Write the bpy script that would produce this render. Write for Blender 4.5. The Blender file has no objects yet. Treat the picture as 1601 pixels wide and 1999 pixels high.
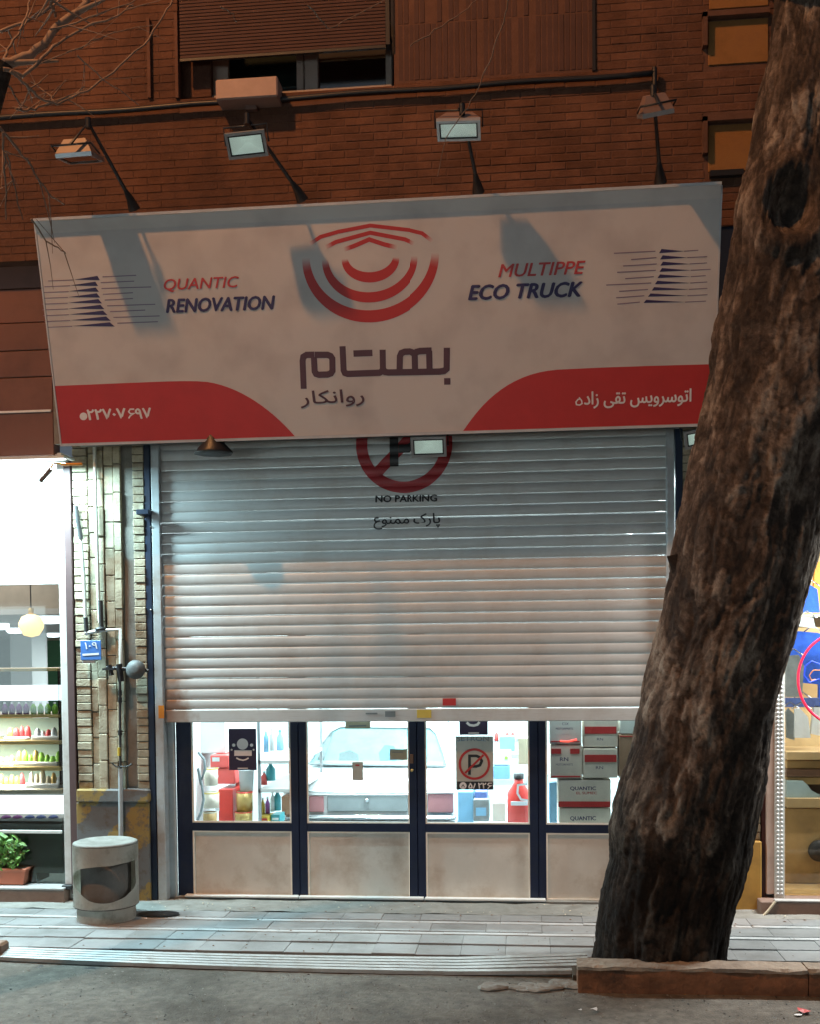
import bpy, bmesh, math, random
from mathutils import Vector, Matrix, noise
from math import sin, cos, pi, radians, tan
random.seed(7)
sc = bpy.context.scene
col = sc.collection
# ------------------------------------------------------------------ camera
F, CX, CY, W, H = 2160.0, 800.0, 1339.0, 1601.0, 1999.0
PITCH, YAW, ROLL = -0.0326, -0.1052, -0.01068
CAM = Vector((0.0, -8.7, 2.0))
cp, sp_, cy, sy, cr, sr = cos(PITCH), sin(PITCH), cos(YAW), sin(YAW), cos(ROLL), sin(ROLL)
FW = Vector((sy*cp, cy*cp, sp_)); R0 = Vector((cy, -sy, 0)); U0 = R0.cross(FW)
RT = R0*cr + U0*sr; UP = -R0*sr + U0*cr
cam = bpy.data.cameras.new('camera'); co = bpy.data.objects.new('camera', cam); col.objects.link(co)
co.matrix_world = Matrix(((RT.x, UP.x, -FW.x, CAM.x), (RT.y, UP.y, -FW.y, CAM.y), (RT.z, UP.z, -FW.z, CAM.z), (0, 0, 0, 1)))
cam.sensor_fit = 'HORIZONTAL'; cam.sensor_width = 36; cam.lens = 36*F/W
cam.shift_y = (CY-H/2)/W; cam.shift_x = -(CX-W/2)/W
cam.clip_start = 0.05; cam.clip_end = 400
sc.camera = co
# ------------------------------------------------------------------ night sky and exposure
wd = bpy.data.worlds.new('World'); sc.world = wd; wd.use_nodes = True
bg = wd.node_tree.nodes['Background']
bg.inputs[0].default_value = (0.50, 0.60, 0.72, 1); bg.inputs[1].default_value = 0.17
sc.view_settings.view_transform = 'Standard'; sc.view_settings.look = 'None'
sc.view_settings.exposure = 0.0; sc.view_settings.gamma = 1.0
sc.cycles.max_bounces = 6; sc.cycles.diffuse_bounces = 3; sc.cycles.transparent_max_bounces = 12
sc.cycles.sample_clamp_indirect = 4.0; sc.cycles.caustics_reflective = False; sc.cycles.caustics_refractive = False
sc.cycles.use_denoising = True

def light(name, kind, loc, power, color, size=0.2, size_y=None, direction=(0, 0, -1), parent=None, spot=None):
    l = bpy.data.lights.new(name, kind); l.energy = power; l.color = color
    if kind == 'AREA':
        l.shape = 'RECTANGLE' if size_y else 'DISK'; l.size = size
        if size_y: l.size_y = size_y
    else: l.shadow_soft_size = size
    if spot: l.spot_size = radians(spot); l.spot_blend = 0.6
    o = bpy.data.objects.new(name, l); col.objects.link(o); o.location = loc
    o.rotation_euler = Vector(direction).to_track_quat('-Z', 'Y').to_euler()
    if parent: o.parent = parent
    return o
ORANGE = (1.0, 0.43, 0.15); COOL = (0.60, 0.92, 1.0)
SODIUM = Vector((-5.6, -6.2, 13.2))
light('sodium_lamp_light', 'POINT', SODIUM, 3900, ORANGE, 0.19)

# ------------------------------------------------------------------ helpers
def ray(px, py): return (RT*((px-CX)/F) + UP*((CY-py)/F) + FW)
def at(px, py, Y):
    d = ray(px, py); return CAM + d*((Y-CAM.y)/d.y)
def gz(px, py, z=0.0):
    d = ray(px, py); return CAM + d*((z-CAM.z)/d.z)
class Pl:
    """a plane with axes u, v and outward normal n"""
    def __init__(s, o, u, v):
        s.o, s.u, s.v = Vector(o), Vector(u).normalized(), Vector(v).normalized(); s.n = s.u.cross(s.v).normalized()
    def px(s, x, y):
        d = ray(x, y); t = (s.o-CAM).dot(s.n)/d.dot(s.n); p = CAM+d*t-s.o
        return (p.dot(s.u), p.dot(s.v))
    def pt(s, a, b, off=0.0): return s.o+s.u*a+s.v*b+s.n*off
def yplane(Y): return Pl((0, Y, 0), (1, 0, 0), (0, 0, 1))   # normal = -Y (towards street)

class MB:
    def __init__(s): s.v = []; s.f = []; s.sm = []
    def add(s, vs, fs, smooth=False):
        b = len(s.v); s.v += [tuple(v) for v in vs]; s.f += [tuple(b+i for i in f) for f in fs]; s.sm += [smooth]*len(fs); return s
    def box(s, a, b, bev=0.0):
        x0, x1 = sorted((a[0], b[0])); y0, y1 = sorted((a[1], b[1])); z0, z1 = sorted((a[2], b[2]))
        if bev > 0:
            e = min(bev, (x1-x0)*.4, (z1-z0)*.4, (y1-y0)*.4)
            bm = bmesh.new(); bmesh.ops.create_cube(bm, size=1)
            bmesh.ops.scale(bm, vec=(x1-x0, y1-y0, z1-z0), verts=bm.verts); bmesh.ops.translate(bm, vec=((x0+x1)/2, (y0+y1)/2, (z0+z1)/2), verts=bm.verts)
            bmesh.ops.bevel(bm, geom=bm.edges[:], offset=e, segments=1, affect='EDGES', profile=0.5)
            bm.verts.ensure_lookup_table(); s.add([v.co for v in bm.verts], [[v.index for v in f.verts] for f in bm.faces]); bm.free(); return s
        vs = [(x0, y0, z0), (x1, y0, z0), (x1, y1, z0), (x0, y1, z0), (x0, y0, z1), (x1, y0, z1), (x1, y1, z1), (x0, y1, z1)]
        return s.add(vs, [(0, 3, 2, 1), (4, 5, 6, 7), (0, 1, 5, 4), (1, 2, 6, 5), (2, 3, 7, 6), (3, 0, 4, 7)])
    def obox(s, c, u, v, n, hu, hv, hn):
        c = Vector(c); vs = []
        for k in (-1, 1):
            for (i, j) in ((-1, -1), (1, -1), (1, 1), (-1, 1)): vs.append(c+u*i*hu+v*j*hv+n*k*hn)
        return s.add(vs, [(0, 3, 2, 1), (4, 5, 6, 7), (0, 1, 5, 4), (1, 2, 6, 5), (2, 3, 7, 6), (3, 0, 4, 7)])
    def tube(s, pts, r, n=8, smooth=True, caps=True):
        pts = [Vector(p) for p in pts]; rr = r if isinstance(r, (list, tuple)) else [r]*len(pts)
        rings = []; prev = None
        for i, p in enumerate(pts):
            d = (pts[min(i+1, len(pts)-1)]-pts[max(i-1, 0)]); d = d.normalized() if d.length > 1e-9 else Vector((0, 0, 1))
            if prev is None:
                a = d.cross(Vector((0, 0, 1)) if abs(d.z) < .9 else Vector((1, 0, 0))).normalized()
            else: a = (prev-d*prev.dot(d)).normalized()
            prev = a; b = d.cross(a)
            rings.append([p+(a*cos(2*pi*k/n)+b*sin(2*pi*k/n))*rr[i] for k in range(n)])
        vs = [v for rg in rings for v in rg]; fs = []
        for i in range(len(pts)-1):
            for k in range(n): fs.append((i*n+k, i*n+(k+1) % n, (i+1)*n+(k+1) % n, (i+1)*n+k))
        s.add(vs, fs, smooth)
        if caps: s.add(rings[0], [tuple(range(n))[::-1]]); s.add(rings[-1], [tuple(range(n))])
        return s
    def lathe(s, c, prof, n=20, axis=(0, 0, 1), smooth=True):
        c = Vector(c); ax = Vector(axis).normalized(); a = ax.orthogonal().normalized(); b = ax.cross(a)
        vs = []; fs = []
        for (r, h) in prof:
            for k in range(n): vs.append(c+ax*h+(a*cos(2*pi*k/n)+b*sin(2*pi*k/n))*r)
        for i in range(len(prof)-1):
            for k in range(n): fs.append((i*n+k, i*n+(k+1) % n, (i+1)*n+(k+1) % n, (i+1)*n+k))
        return s.add(vs, fs, smooth)
    def prism(s, poly, d):      # poly list of Vectors (planar), extruded by d
        n = len(poly); d = Vector(d); vs = [Vector(p) for p in poly]+[Vector(p)+d for p in poly]
        fs = [tuple(range(n))[::-1], tuple(range(n, 2*n))]+[(i, (i+1) % n, (i+1) % n+n, i+n) for i in range(n)]
        return s.add(vs, fs)
    def sheet(s, pl, poly, off=0.0):   # flat print on a plane
        vs = [pl.pt(a, b, off) for a, b in poly]; return s.add(vs, [tuple(range(len(vs)))])
    def stroke(s, pl, pts, w, off=0.0, closed=False):
        n = len(pts); P = [Vector(p) for p in pts]; L = []; Rr = []
        for i in range(n):
            if closed: d0 = (P[i]-P[i-1]).normalized(); d1 = (P[(i+1) % n]-P[i]).normalized()
            else:
                d0 = (P[i]-P[max(i-1, 0)]); d1 = (P[min(i+1, n-1)]-P[i]); d0 = d0.normalized() if d0.length else d1.normalized(); d1 = d1.normalized() if d1.length else d0
            ww = w[i] if isinstance(w, (list, tuple)) else w
            t = (d0+d1); t = t.normalized() if t.length > 1e-6 else d0
            m = Vector((-t.y, t.x)); k = 1/max(.35, m.dot(Vector((-d0.y, d0.x))))
            L.append(P[i]+m*ww/2*k); Rr.append(P[i]-m*ww/2*k)
        vs = [pl.pt(p.x, p.y, off) for p in L]+[pl.pt(p.x, p.y, off) for p in Rr]
        fs = [(i, i+n, (i+1) % n+n, (i+1) % n) for i in range(n if closed else n-1)]
        return s.add(vs, fs)
    def mesh(s, name):
        m = bpy.data.meshes.new(name); m.from_pydata(s.v, [], s.f); m.polygons.foreach_set('use_smooth', s.sm); m.update(); return m
    def build(s, name, mat, parent=None, fix=False):
        m = s.mesh(name)
        if fix:
            bm = bmesh.new(); bm.from_mesh(m); bmesh.ops.remove_doubles(bm, verts=bm.verts, dist=1e-5); bmesh.ops.recalc_face_normals(bm, faces=bm.faces); bm.to_mesh(m); bm.free()
        m.materials.append(mat); o = bpy.data.objects.new(name, m); col.objects.link(o)
        if parent:
            o.parent = parent
            if parent.type == 'EMPTY' and parent.location.length > 0: o.matrix_parent_inverse = Matrix.Translation(-parent.location)
        return o
def tag(o, label=None, cat=None, group=None, kind=None):
    if label: o['label'] = label
    if cat: o['category'] = cat
    if group: o['group'] = group
    if kind: o['kind'] = kind
    return o
def thing(name, label, cat, group=None):
    o = bpy.data.objects.new(name, None); col.objects.link(o); o.empty_display_size = .1
    return tag(o, label, cat, group)
def struct(o): o['kind'] = 'structure'; return o
def set_base(root):
    """put a thing's Empty at its base without moving its parts"""
    pts = []
    for ch in root.children_recursive:
        if ch.type == 'MESH': pts += [ch.matrix_basis @ Vector(c) for c in ch.bound_box]
    if not pts: return
    c = Vector((sum(p.x for p in pts)/len(pts), sum(p.y for p in pts)/len(pts), min(p.z for p in pts)))
    root.location = c
    for ch in root.children: ch.matrix_parent_inverse = Matrix.Translation(-c)
def rect(pl, x0, y0, x1, y1):
    """pixel rectangle -> (a0,b0,a1,b1) on the plane, a0<a1, b0<b1"""
    a, b = pl.px(x0, (y0+y1)/2), pl.px(x1, (y0+y1)/2); c, d = pl.px((x0+x1)/2, y1), pl.px((x0+x1)/2, y0)
    return a[0], c[1], b[0], d[1]
def pbox(x0, y0, x1, y1, Y0, Y1, bev=0.0, m=None):
    a, b, c, d = rect(yplane(Y0), x0, y0, x1, y1)
    return (m or MB()).box((a, Y0, b), (c, Y1, d), bev)

def textmesh(body, pl, x0, y0, x1, y1, hpx, off, bold=0.0, shear=0.0, mat=None, name='lettering', parent=None, cut=None):
    """lettering fitted from pixel baseline start to baseline end, cap height hpx"""
    c = bpy.data.curves.new('t', 'FONT'); c.body = body; c.shear = shear; c.resolution_u = 3
    o = bpy.data.objects.new('t', c); col.objects.link(o)
    dg = bpy.context.evaluated_depsgraph_get(); m = bpy.data.meshes.new_from_object(o.evaluated_get(dg))
    bpy.data.objects.remove(o); bpy.data.curves.remove(c)
    xs = [v.co.x for v in m.vertices]; ys = [v.co.y for v in m.vertices]; mx, Mx, my, My = min(xs), max(xs), min(ys), max(ys)
    p0 = Vector(pl.px(x0, y0)); p1 = Vector(pl.px(x1, y1)); q = Vector(pl.px(x0, y0-hpx)); d = (p1-p0); w = d.length; d.normalize(); nrm = Vector((-d.y, d.x))
    sx = w/(Mx-mx); s_y = (q-p0).length/(My-my)
    vs = []
    for v in m.vertices:
        t = p0+d*(v.co.x-mx)*sx+nrm*(v.co.y-my)*s_y; vs.append((t.x, t.y))
    fs = [tuple(p.vertices) for p in m.polygons]; bpy.data.meshes.remove(m)
    mb = MB(); e = bold*sx*.8
    for k, (ox, oy) in enumerate([(0, 0)]+([(-e, 0), (e, 0), (0, -e*.7), (0, e*.7)] if bold else [])): mb.add([pl.pt(a+ox, b+oy, off+k*.00025) for a, b in vs], fs)
    return mb if mat is None else mb.build(name, mat, parent)

# ------------------------------------------------------------------ materials
def newmat(name):
    m = bpy.data.materials.new(name); m.use_nodes = True; nt = m.node_tree; return m, nt, nt.nodes['Principled BSDF']
def N(nt, t, **k):
    n = nt.nodes.new(t)
    for a, b in k.items(): setattr(n, a, b)
    return n
def mat(name, c, rough=.6, metal=0.0, var=.12, scale=6.0, bump=.0, bscale=60.0, rnd=0.0, dirt=None, dscale=2.5, damt=.5, emis=None, estr=0.0, coat=0.0, spec=.5):
    m, nt, b = newmat(name); L = nt.links
    tc = N(nt, 'ShaderNodeNewGeometry'); src = tc.outputs['Position']
    n1 = N(nt, 'ShaderNodeTexNoise'); n1.inputs['Scale'].default_value = scale; n1.inputs['Detail'].default_value = 6; n1.inputs['Roughness'].default_value = .65; L.new(src, n1.inputs['Vector'])
    mr = N(nt, 'ShaderNodeMapRange'); mr.inputs[1].default_value = .3; mr.inputs[2].default_value = .7; mr.inputs[3].default_value = 1-var; mr.inputs[4].default_value = 1+var; L.new(n1.outputs[0], mr.inputs[0])
    val = mr.outputs[0]
    if rnd:
        oi = N(nt, 'ShaderNodeObjectInfo'); m2 = N(nt, 'ShaderNodeMapRange'); m2.inputs[3].default_value = 1-rnd; m2.inputs[4].default_value = 1+rnd; L.new(oi.outputs['Random'], m2.inputs[0])
        mu = N(nt, 'ShaderNodeMath', operation='MULTIPLY'); L.new(val, mu.inputs[0]); L.new(m2.outputs[0], mu.inputs[1]); val = mu.outputs[0]
    vm = N(nt, 'ShaderNodeVectorMath', operation='SCALE'); vm.inputs[0].default_value = c; L.new(val, vm.inputs['Scale']); out = vm.outputs[0]
    if dirt:
        n2 = N(nt, 'ShaderNodeTexNoise'); n2.inputs['Scale'].default_value = dscale; n2.inputs['Detail'].default_value = 8; n2.inputs['Roughness'].default_value = .7; L.new(src, n2.inputs['Vector'])
        r2 = N(nt, 'ShaderNodeMapRange'); r2.inputs[1].default_value = .48; r2.inputs[2].default_value = .68; r2.inputs[4].default_value = damt; L.new(n2.outputs[0], r2.inputs[0])
        mx = N(nt, 'ShaderNodeMix', data_type='RGBA'); L.new(r2.outputs[0], mx.inputs[0]); L.new(out, mx.inputs[6]); mx.inputs[7].default_value = (*dirt, 1); out = mx.outputs[2]
    L.new(out, b.inputs['Base Color'])
    b.inputs['Roughness'].default_value = rough; b.inputs['Metallic'].default_value = metal; b.inputs['Coat Weight'].default_value = coat; b.inputs['Specular IOR Level'].default_value = spec
    if bump:
        n3 = N(nt, 'ShaderNodeTexNoise'); n3.inputs['Scale'].default_value = bscale; n3.inputs['Detail'].default_value = 5; L.new(src, n3.inputs['Vector'])
        bp = N(nt, 'ShaderNodeBump'); bp.inputs['Strength'].default_value = bump; bp.inputs['Distance'].default_value = .01; L.new(n3.outputs[0], bp.inputs['Height']); L.new(bp.outputs[0], b.inputs['Normal'])
    if emis: b.inputs['Emission Color'].default_value = (*emis, 1); b.inputs['Emission Strength'].default_value = estr
    return m
def glass_mat(name, tint=(.93, .97, .97), refl=.10, rough=.02):
    m = bpy.data.materials.new(name); m.use_nodes = True; nt = m.node_tree; nt.nodes.clear(); L = nt.links
    o = N(nt, 'ShaderNodeOutputMaterial'); t = N(nt, 'ShaderNodeBsdfTransparent'); t.inputs[0].default_value = (*tint, 1)
    g = N(nt, 'ShaderNodeBsdfGlossy'); g.inputs['Roughness'].default_value = rough; mx = N(nt, 'ShaderNodeMixShader')
    fr = N(nt, 'ShaderNodeFresnel'); fr.inputs[0].default_value = 1.45; ad = N(nt, 'ShaderNodeMath', operation='MULTIPLY'); ad.inputs[1].default_value = refl/.04
    L.new(fr.outputs[0], ad.inputs[0]); L.new(ad.outputs[0], mx.inputs[0]); L.new(t.outputs[0], mx.inputs[1]); L.new(g.outputs[0], mx.inputs[2]); L.new(mx.outputs[0], o.inputs[0]); return m
M = {}
def mk(k, *a, **kw): M[k] = mat(k, *a, **kw)
mk('asphalt', (.13, .12, .102), .85, var=.4, scale=14, bump=1.0, bscale=80, dirt=(.045, .038, .028), dscale=1.3, damt=.95)
mk('concrete', (.24, .24, .22), .85, var=.2, scale=5, bump=.35, bscale=40, dirt=(.14, .13, .11), dscale=4, damt=.7)
mk('tile', (.25, .255, .255), .6, var=.12, scale=4, bump=.15, bscale=60, rnd=.13, dirt=(.15, .15, .14), dscale=2.2, damt=.8)
mk('tile_line', (.44, .45, .45), .6, var=.12, scale=4, rnd=.05, dirt=(.25, .24, .22), dscale=3)
mk('brick_up', (.132, .062, .038), .9, var=.3, scale=4, bump=.5, bscale=50, rnd=.16, dirt=(.06, .03, .022), dscale=1.6, damt=.75, spec=.2)
mk('mortar_up', (.118, .056, .036), .95, var=.2, scale=8, bump=.3)
mk('brick', (.42, .375, .275), .85, var=.18, scale=14, bump=.45, bscale=70, rnd=.2, dirt=(.17, .105, .055), dscale=3.4, damt=.95)
mk('stain_brick', (.36, .17, .07), .85, var=.3, scale=9, bump=.4, rnd=.2, dirt=(.10, .07, .05), dscale=5, damt=.7)
mk('mortar', (.20, .19, .17), .95, var=.25, scale=8, bump=.4)
mk('navy', (.007, .013, .040), .5, var=.2, scale=5, spec=.3, dirt=(.018, .024, .04), dscale=8, damt=.5)
mk('navy_edge', (.006, .018, .05), .5, var=.2, scale=5)
mk('galv', (.46, .50, .52), .5, metal=.25, var=.12, scale=5, dirt=(.34, .27, .2), dscale=6, damt=.5)
mk('white_metal', (.66, .66, .64), .42, var=.06, scale=2.5, dirt=(.36, .30, .25), dscale=5, damt=.5, bump=.03)
mk('panel', (.62, .58, .52), .5, var=.12, scale=2, dirt=(.36, .27, .19), dscale=2.6, damt=.6, bump=.05)
mk('bead', (.85, .80, .70), .5)
mk('white_wall', (.80, .83, .82), .7, var=.03)
mk('floor_in', (.40, .43, .44), .35, var=.15, scale=3)
mk('shutter_paint', (.56, .575, .57), .46, var=.05, scale=3, metal=.1, dirt=(.42, .36, .31), dscale=2.2, damt=.45)
mk('reg_grey', (.07, .075, .075), .6, var=.3, scale=30)
mk('black', (.012, .012, .014), .45)
mk('dark_metal', (.04, .042, .045), .4, metal=.6)
mk('alu', (.42, .44, .46), .35, metal=.7)
mk('banner_frame', (.55, .56, .58), .5)
mk('red_print', (.50, .028, .026), .5, var=.07)
mk('navy_print', (.035, .022, .10), .5)
mk('plum_print', (.085, .03, .045), .5)
mk('white_print', (.84, .78, .76), .5)
mk('salmon_print', (.52, .045, .045), .5)
mk('yellow', (.60, .42, .05), .5)
mk('bin', (.60, .58, .52), .85, var=.12, scale=6, bump=.4, bscale=50, dirt=(.25, .22, .15), dscale=5, damt=.8)
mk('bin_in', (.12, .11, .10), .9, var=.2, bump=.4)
mk('wood', (.42, .26, .10), .45, var=.25, scale=5)
mk('dark_wood', (.16, .085, .05), .5, var=.25, scale=5)
mk('light_wood', (.52, .36, .18), .45, var=.15, scale=4)
mk('green_wall', (.10, .34, .17), .6)
mk('grey_wall', (.34, .33, .32), .6)
mk('gold', (.50, .34, .12), .35, metal=.4)
mk('cream', (.62, .56, .42), .7)
mk('pastry', (.52, .34, .14), .7, var=.4, scale=40, bump=.4)
mk('lime_item', (.30, .62, .08), .5, var=.3, scale=30)
mk('thin_print', (.24, .17, .24), .5)
mk('purple_item', (.30, .08, .32), .5, var=.3, scale=30)
mk('blue_item', (.10, .16, .42), .5, var=.3, scale=30)
mk('leaf', (.10, .22, .035), .55, var=.5, scale=25)
mk('terracotta', (.50, .17, .10), .65, var=.1)
mk('soil', (.05, .035, .02), .9)
mk('cladding', (.17, .075, .052), .45, var=.25, scale=3, rnd=.15, dirt=(.12, .05, .035), dscale=3)
mk('pipe_white', (.60, .62, .58), .5, dirt=(.3, .26, .2), dscale=10)
mk('pipe_black', (.03, .03, .03), .5)
mk('plate_blue', (.05, .17, .50), .4)
mk('plate_white', (.75, .78, .80), .4)
mk('sticker_orange', (.70, .27, .02), .5)
mk('sticker_yellow', (.62, .48, .08), .5)
mk('poster_plum', (.028, .014, .05), .5)
mk('paper', (.55, .56, .50), .6)
mk('paper_old', (.42, .40, .28), .6)
mk('car_white', (.80, .82, .83), .25, var=.02, coat=.5)
mk('car_glass', (.48, .86, .90), .05, var=.2, scale=4, spec=.8)
mk('car_lamp', (.34, .14, .15), .3, spec=.6)
mk('chrome', (.60, .62, .64), .15, metal=.9)
mk('car_grey', (.25, .28, .29), .4)
mk('rubber', (.02, .02, .02), .8)
mk('red_box', (.72, .10, .09), .5, var=.1)
mk('red_plastic', (.66, .05, .04), .35)
mk('teal', (.04, .30, .34), .4)
mk('blue_soft', (.20, .42, .62), .5)
mk('card', (.80, .70, .58), .75, var=.08, scale=10)
mk('card_brown', (.34, .20, .12), .8, var=.1)
mk('card_grey', (.70, .70, .63), .75, var=.08)
mk('shirt', (.02, .10, .55), .8, var=.3, scale=12, bump=.5, bscale=14)
mk('grey_cloth', (.22, .25, .26), .8, var=.25, scale=8, bump=.4, bscale=14)
mk('white_cloth', (.72, .76, .78), .8, var=.1)
mk('red_ring', (.75, .02, .07), .35, emis=(.8, .02, .06), estr=.35)
mk('kerb', (.30, .26, .21), .85, var=.3, scale=8, bump=.7, bscale=40, dirt=(.14, .11, .09), dscale=3, damt=.7)
mk('kerb_face', (.20, .09, .045), .9, var=.4, scale=6, bump=.7, bscale=35, dirt=(.035, .025, .02), dscale=2.4, damt=.95)
mk('rib', (.40, .42, .42), .5, metal=.2, var=.15, scale=5, dirt=(.25, .23, .2), dscale=7, damt=.7)
mk('curtain', (.075, .034, .026), .85, var=.15, scale=4, bump=.3, bscale=90)
mk('win_frame', (.34, .28, .24), .6)
mk('twig', (.22, .15, .11), .8, var=.35, scale=10)
mk('step_stone', (.22, .15, .12), .7, var=.2, bump=.2)
mk('pinkpost', (.52, .40, .34), .5)
mk('mesh_post', (.60, .64, .62), .5)
mk('em_white', (.9, .9, .9), .5, emis=(.85, .95, 1), estr=3.0)
mk('em_panel', (.8, .8, .8), .5, emis=(.90, .96, 1), estr=1.8)
mk('em_warm', (.9, .8, .6), .5, emis=(1, .62, .22), estr=1.5)
mk('em_shop_fill', (.8, .8, .8), .5, emis=(.72, .95, 1), estr=3.6)
mk('em_soft', (.8, .8, .8), .5, emis=(.85, .93, 1), estr=1.0)
mk('em_sodium', (.9, .6, .3), .5, emis=(1, .5, .12), estr=60)
mk('em_red', (.9, .1, .1), .5, emis=(1, .1, .06), estr=1.5)
mk('flood_glass', (.55, .66, .62), .25, var=.1, spec=.8)
mk('flood_reflector', (.86, .92, .88), .45, var=.03, emis=(.75, .95, .85), estr=.32)  # faint glow put in for light caught by the unlit floodlight bowls
mk('flood_body', (.20, .13, .11), .5)
M['glass'] = glass_mat('glass', refl=.045); M['glass_dim'] = glass_mat('glass_dim', (.62, .72, .68), .06); M['frost'] = mat('frost', (.05, .05, .055), .1)

# banner fabric: cream-white with a slow slack in the relief
def banner_mat():
    m, nt, b = newmat('banner_fabric'); L = nt.links; g = N(nt, 'ShaderNodeNewGeometry')
    n = N(nt, 'ShaderNodeTexNoise'); n.inputs['Scale'].default_value = 1.3; n.inputs['Detail'].default_value = 3; L.new(g.outputs['Position'], n.inputs['Vector'])
    n2 = N(nt, 'ShaderNodeTexNoise'); n2.inputs['Scale'].default_value = 3; n2.inputs['Detail'].default_value = 8; L.new(g.outputs['Position'], n2.inputs['Vector'])
    mx = N(nt, 'ShaderNodeMix', data_type='RGBA'); mx.inputs[6].default_value = (.62, .575, .55, 1); mx.inputs[7].default_value = (.50, .455, .44, 1)
    r = N(nt, 'ShaderNodeMapRange'); r.inputs[1].default_value = .45; r.inputs[2].default_value = .75; L.new(n2.outputs[0], r.inputs[0]); L.new(r.outputs[0], mx.inputs[0]); L.new(mx.outputs[2], b.inputs['Base Color'])
    bp = N(nt, 'ShaderNodeBump'); bp.inputs['Strength'].default_value = .35; bp.inputs['Distance'].default_value = .06; L.new(n.outputs[0], bp.inputs['Height']); L.new(bp.outputs[0], b.inputs['Normal']); b.inputs['Roughness'].default_value = .6
    return m
M['banner'] = banner_mat()
# painted plinth: worn yellow and grey diagonal stripes
def plinth_mat():
    m, nt, b = newmat('striped_plinth_paint'); L = nt.links; g = N(nt, 'ShaderNodeNewGeometry'); s = N(nt, 'ShaderNodeSeparateXYZ'); L.new(g.outputs['Position'], s.inputs[0])
    n = N(nt, 'ShaderNodeTexNoise'); n.inputs['Scale'].default_value = 7; n.inputs['Detail'].default_value = 8; n.inputs['Roughness'].default_value = .7; L.new(g.outputs['Position'], n.inputs['Vector'])
    a = N(nt, 'ShaderNodeMath', operation='SUBTRACT'); L.new(s.outputs[2], a.inputs[0]); L.new(s.outputs[0], a.inputs[1])
    k = N(nt, 'ShaderNodeMath', operation='MULTIPLY_ADD'); k.inputs[1].default_value = .35; L.new(n.outputs[0], k.inputs[0]); L.new(a.outputs[0], k.inputs[2])
    q = N(nt, 'ShaderNodeMath', operation='MULTIPLY'); q.inputs[1].default_value = 1.35; L.new(k.outputs[0], q.inputs[0]); fr = N(nt, 'ShaderNodeMath', operation='FRACT'); L.new(q.outputs[0], fr.inputs[0])
    st = N(nt, 'ShaderNodeMath', operation='GREATER_THAN'); st.inputs[1].default_value = .52; L.new(fr.outputs[0], st.inputs[0])
    mx = N(nt, 'ShaderNodeMix', data_type='RGBA'); mx.inputs[6].default_value = (.30, .20, .06, 1); mx.inputs[7].default_value = (.15, .155, .16, 1); L.new(st.outputs[0], mx.inputs[0])
    n2 = N(nt, 'ShaderNodeTexNoise'); n2.inputs['Scale'].default_value = 11; n2.inputs['Detail'].default_value = 10; n2.inputs['Roughness'].default_value = .75; L.new(g.outputs['Position'], n2.inputs['Vector'])
    r = N(nt, 'ShaderNodeMapRange'); r.inputs[1].default_value = .5; r.inputs[2].default_value = .6; L.new(n2.outputs[0], r.inputs[0]); m2 = N(nt, 'ShaderNodeMix', data_type='RGBA'); L.new(r.outputs[0], m2.inputs[0]); L.new(mx.outputs[2], m2.inputs[6]); m2.inputs[7].default_value = (.13, .115, .10, 1)
    L.new(m2.outputs[2], b.inputs['Base Color']); b.inputs['Roughness'].default_value = .75
    bp = N(nt, 'ShaderNodeBump'); bp.inputs['Strength'].default_value = .5; bp.inputs['Distance'].default_value = .01; L.new(n2.outputs[0], bp.inputs['Height']); L.new(bp.outputs[0], b.inputs['Normal']); return m
M['plinth'] = plinth_mat()
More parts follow.
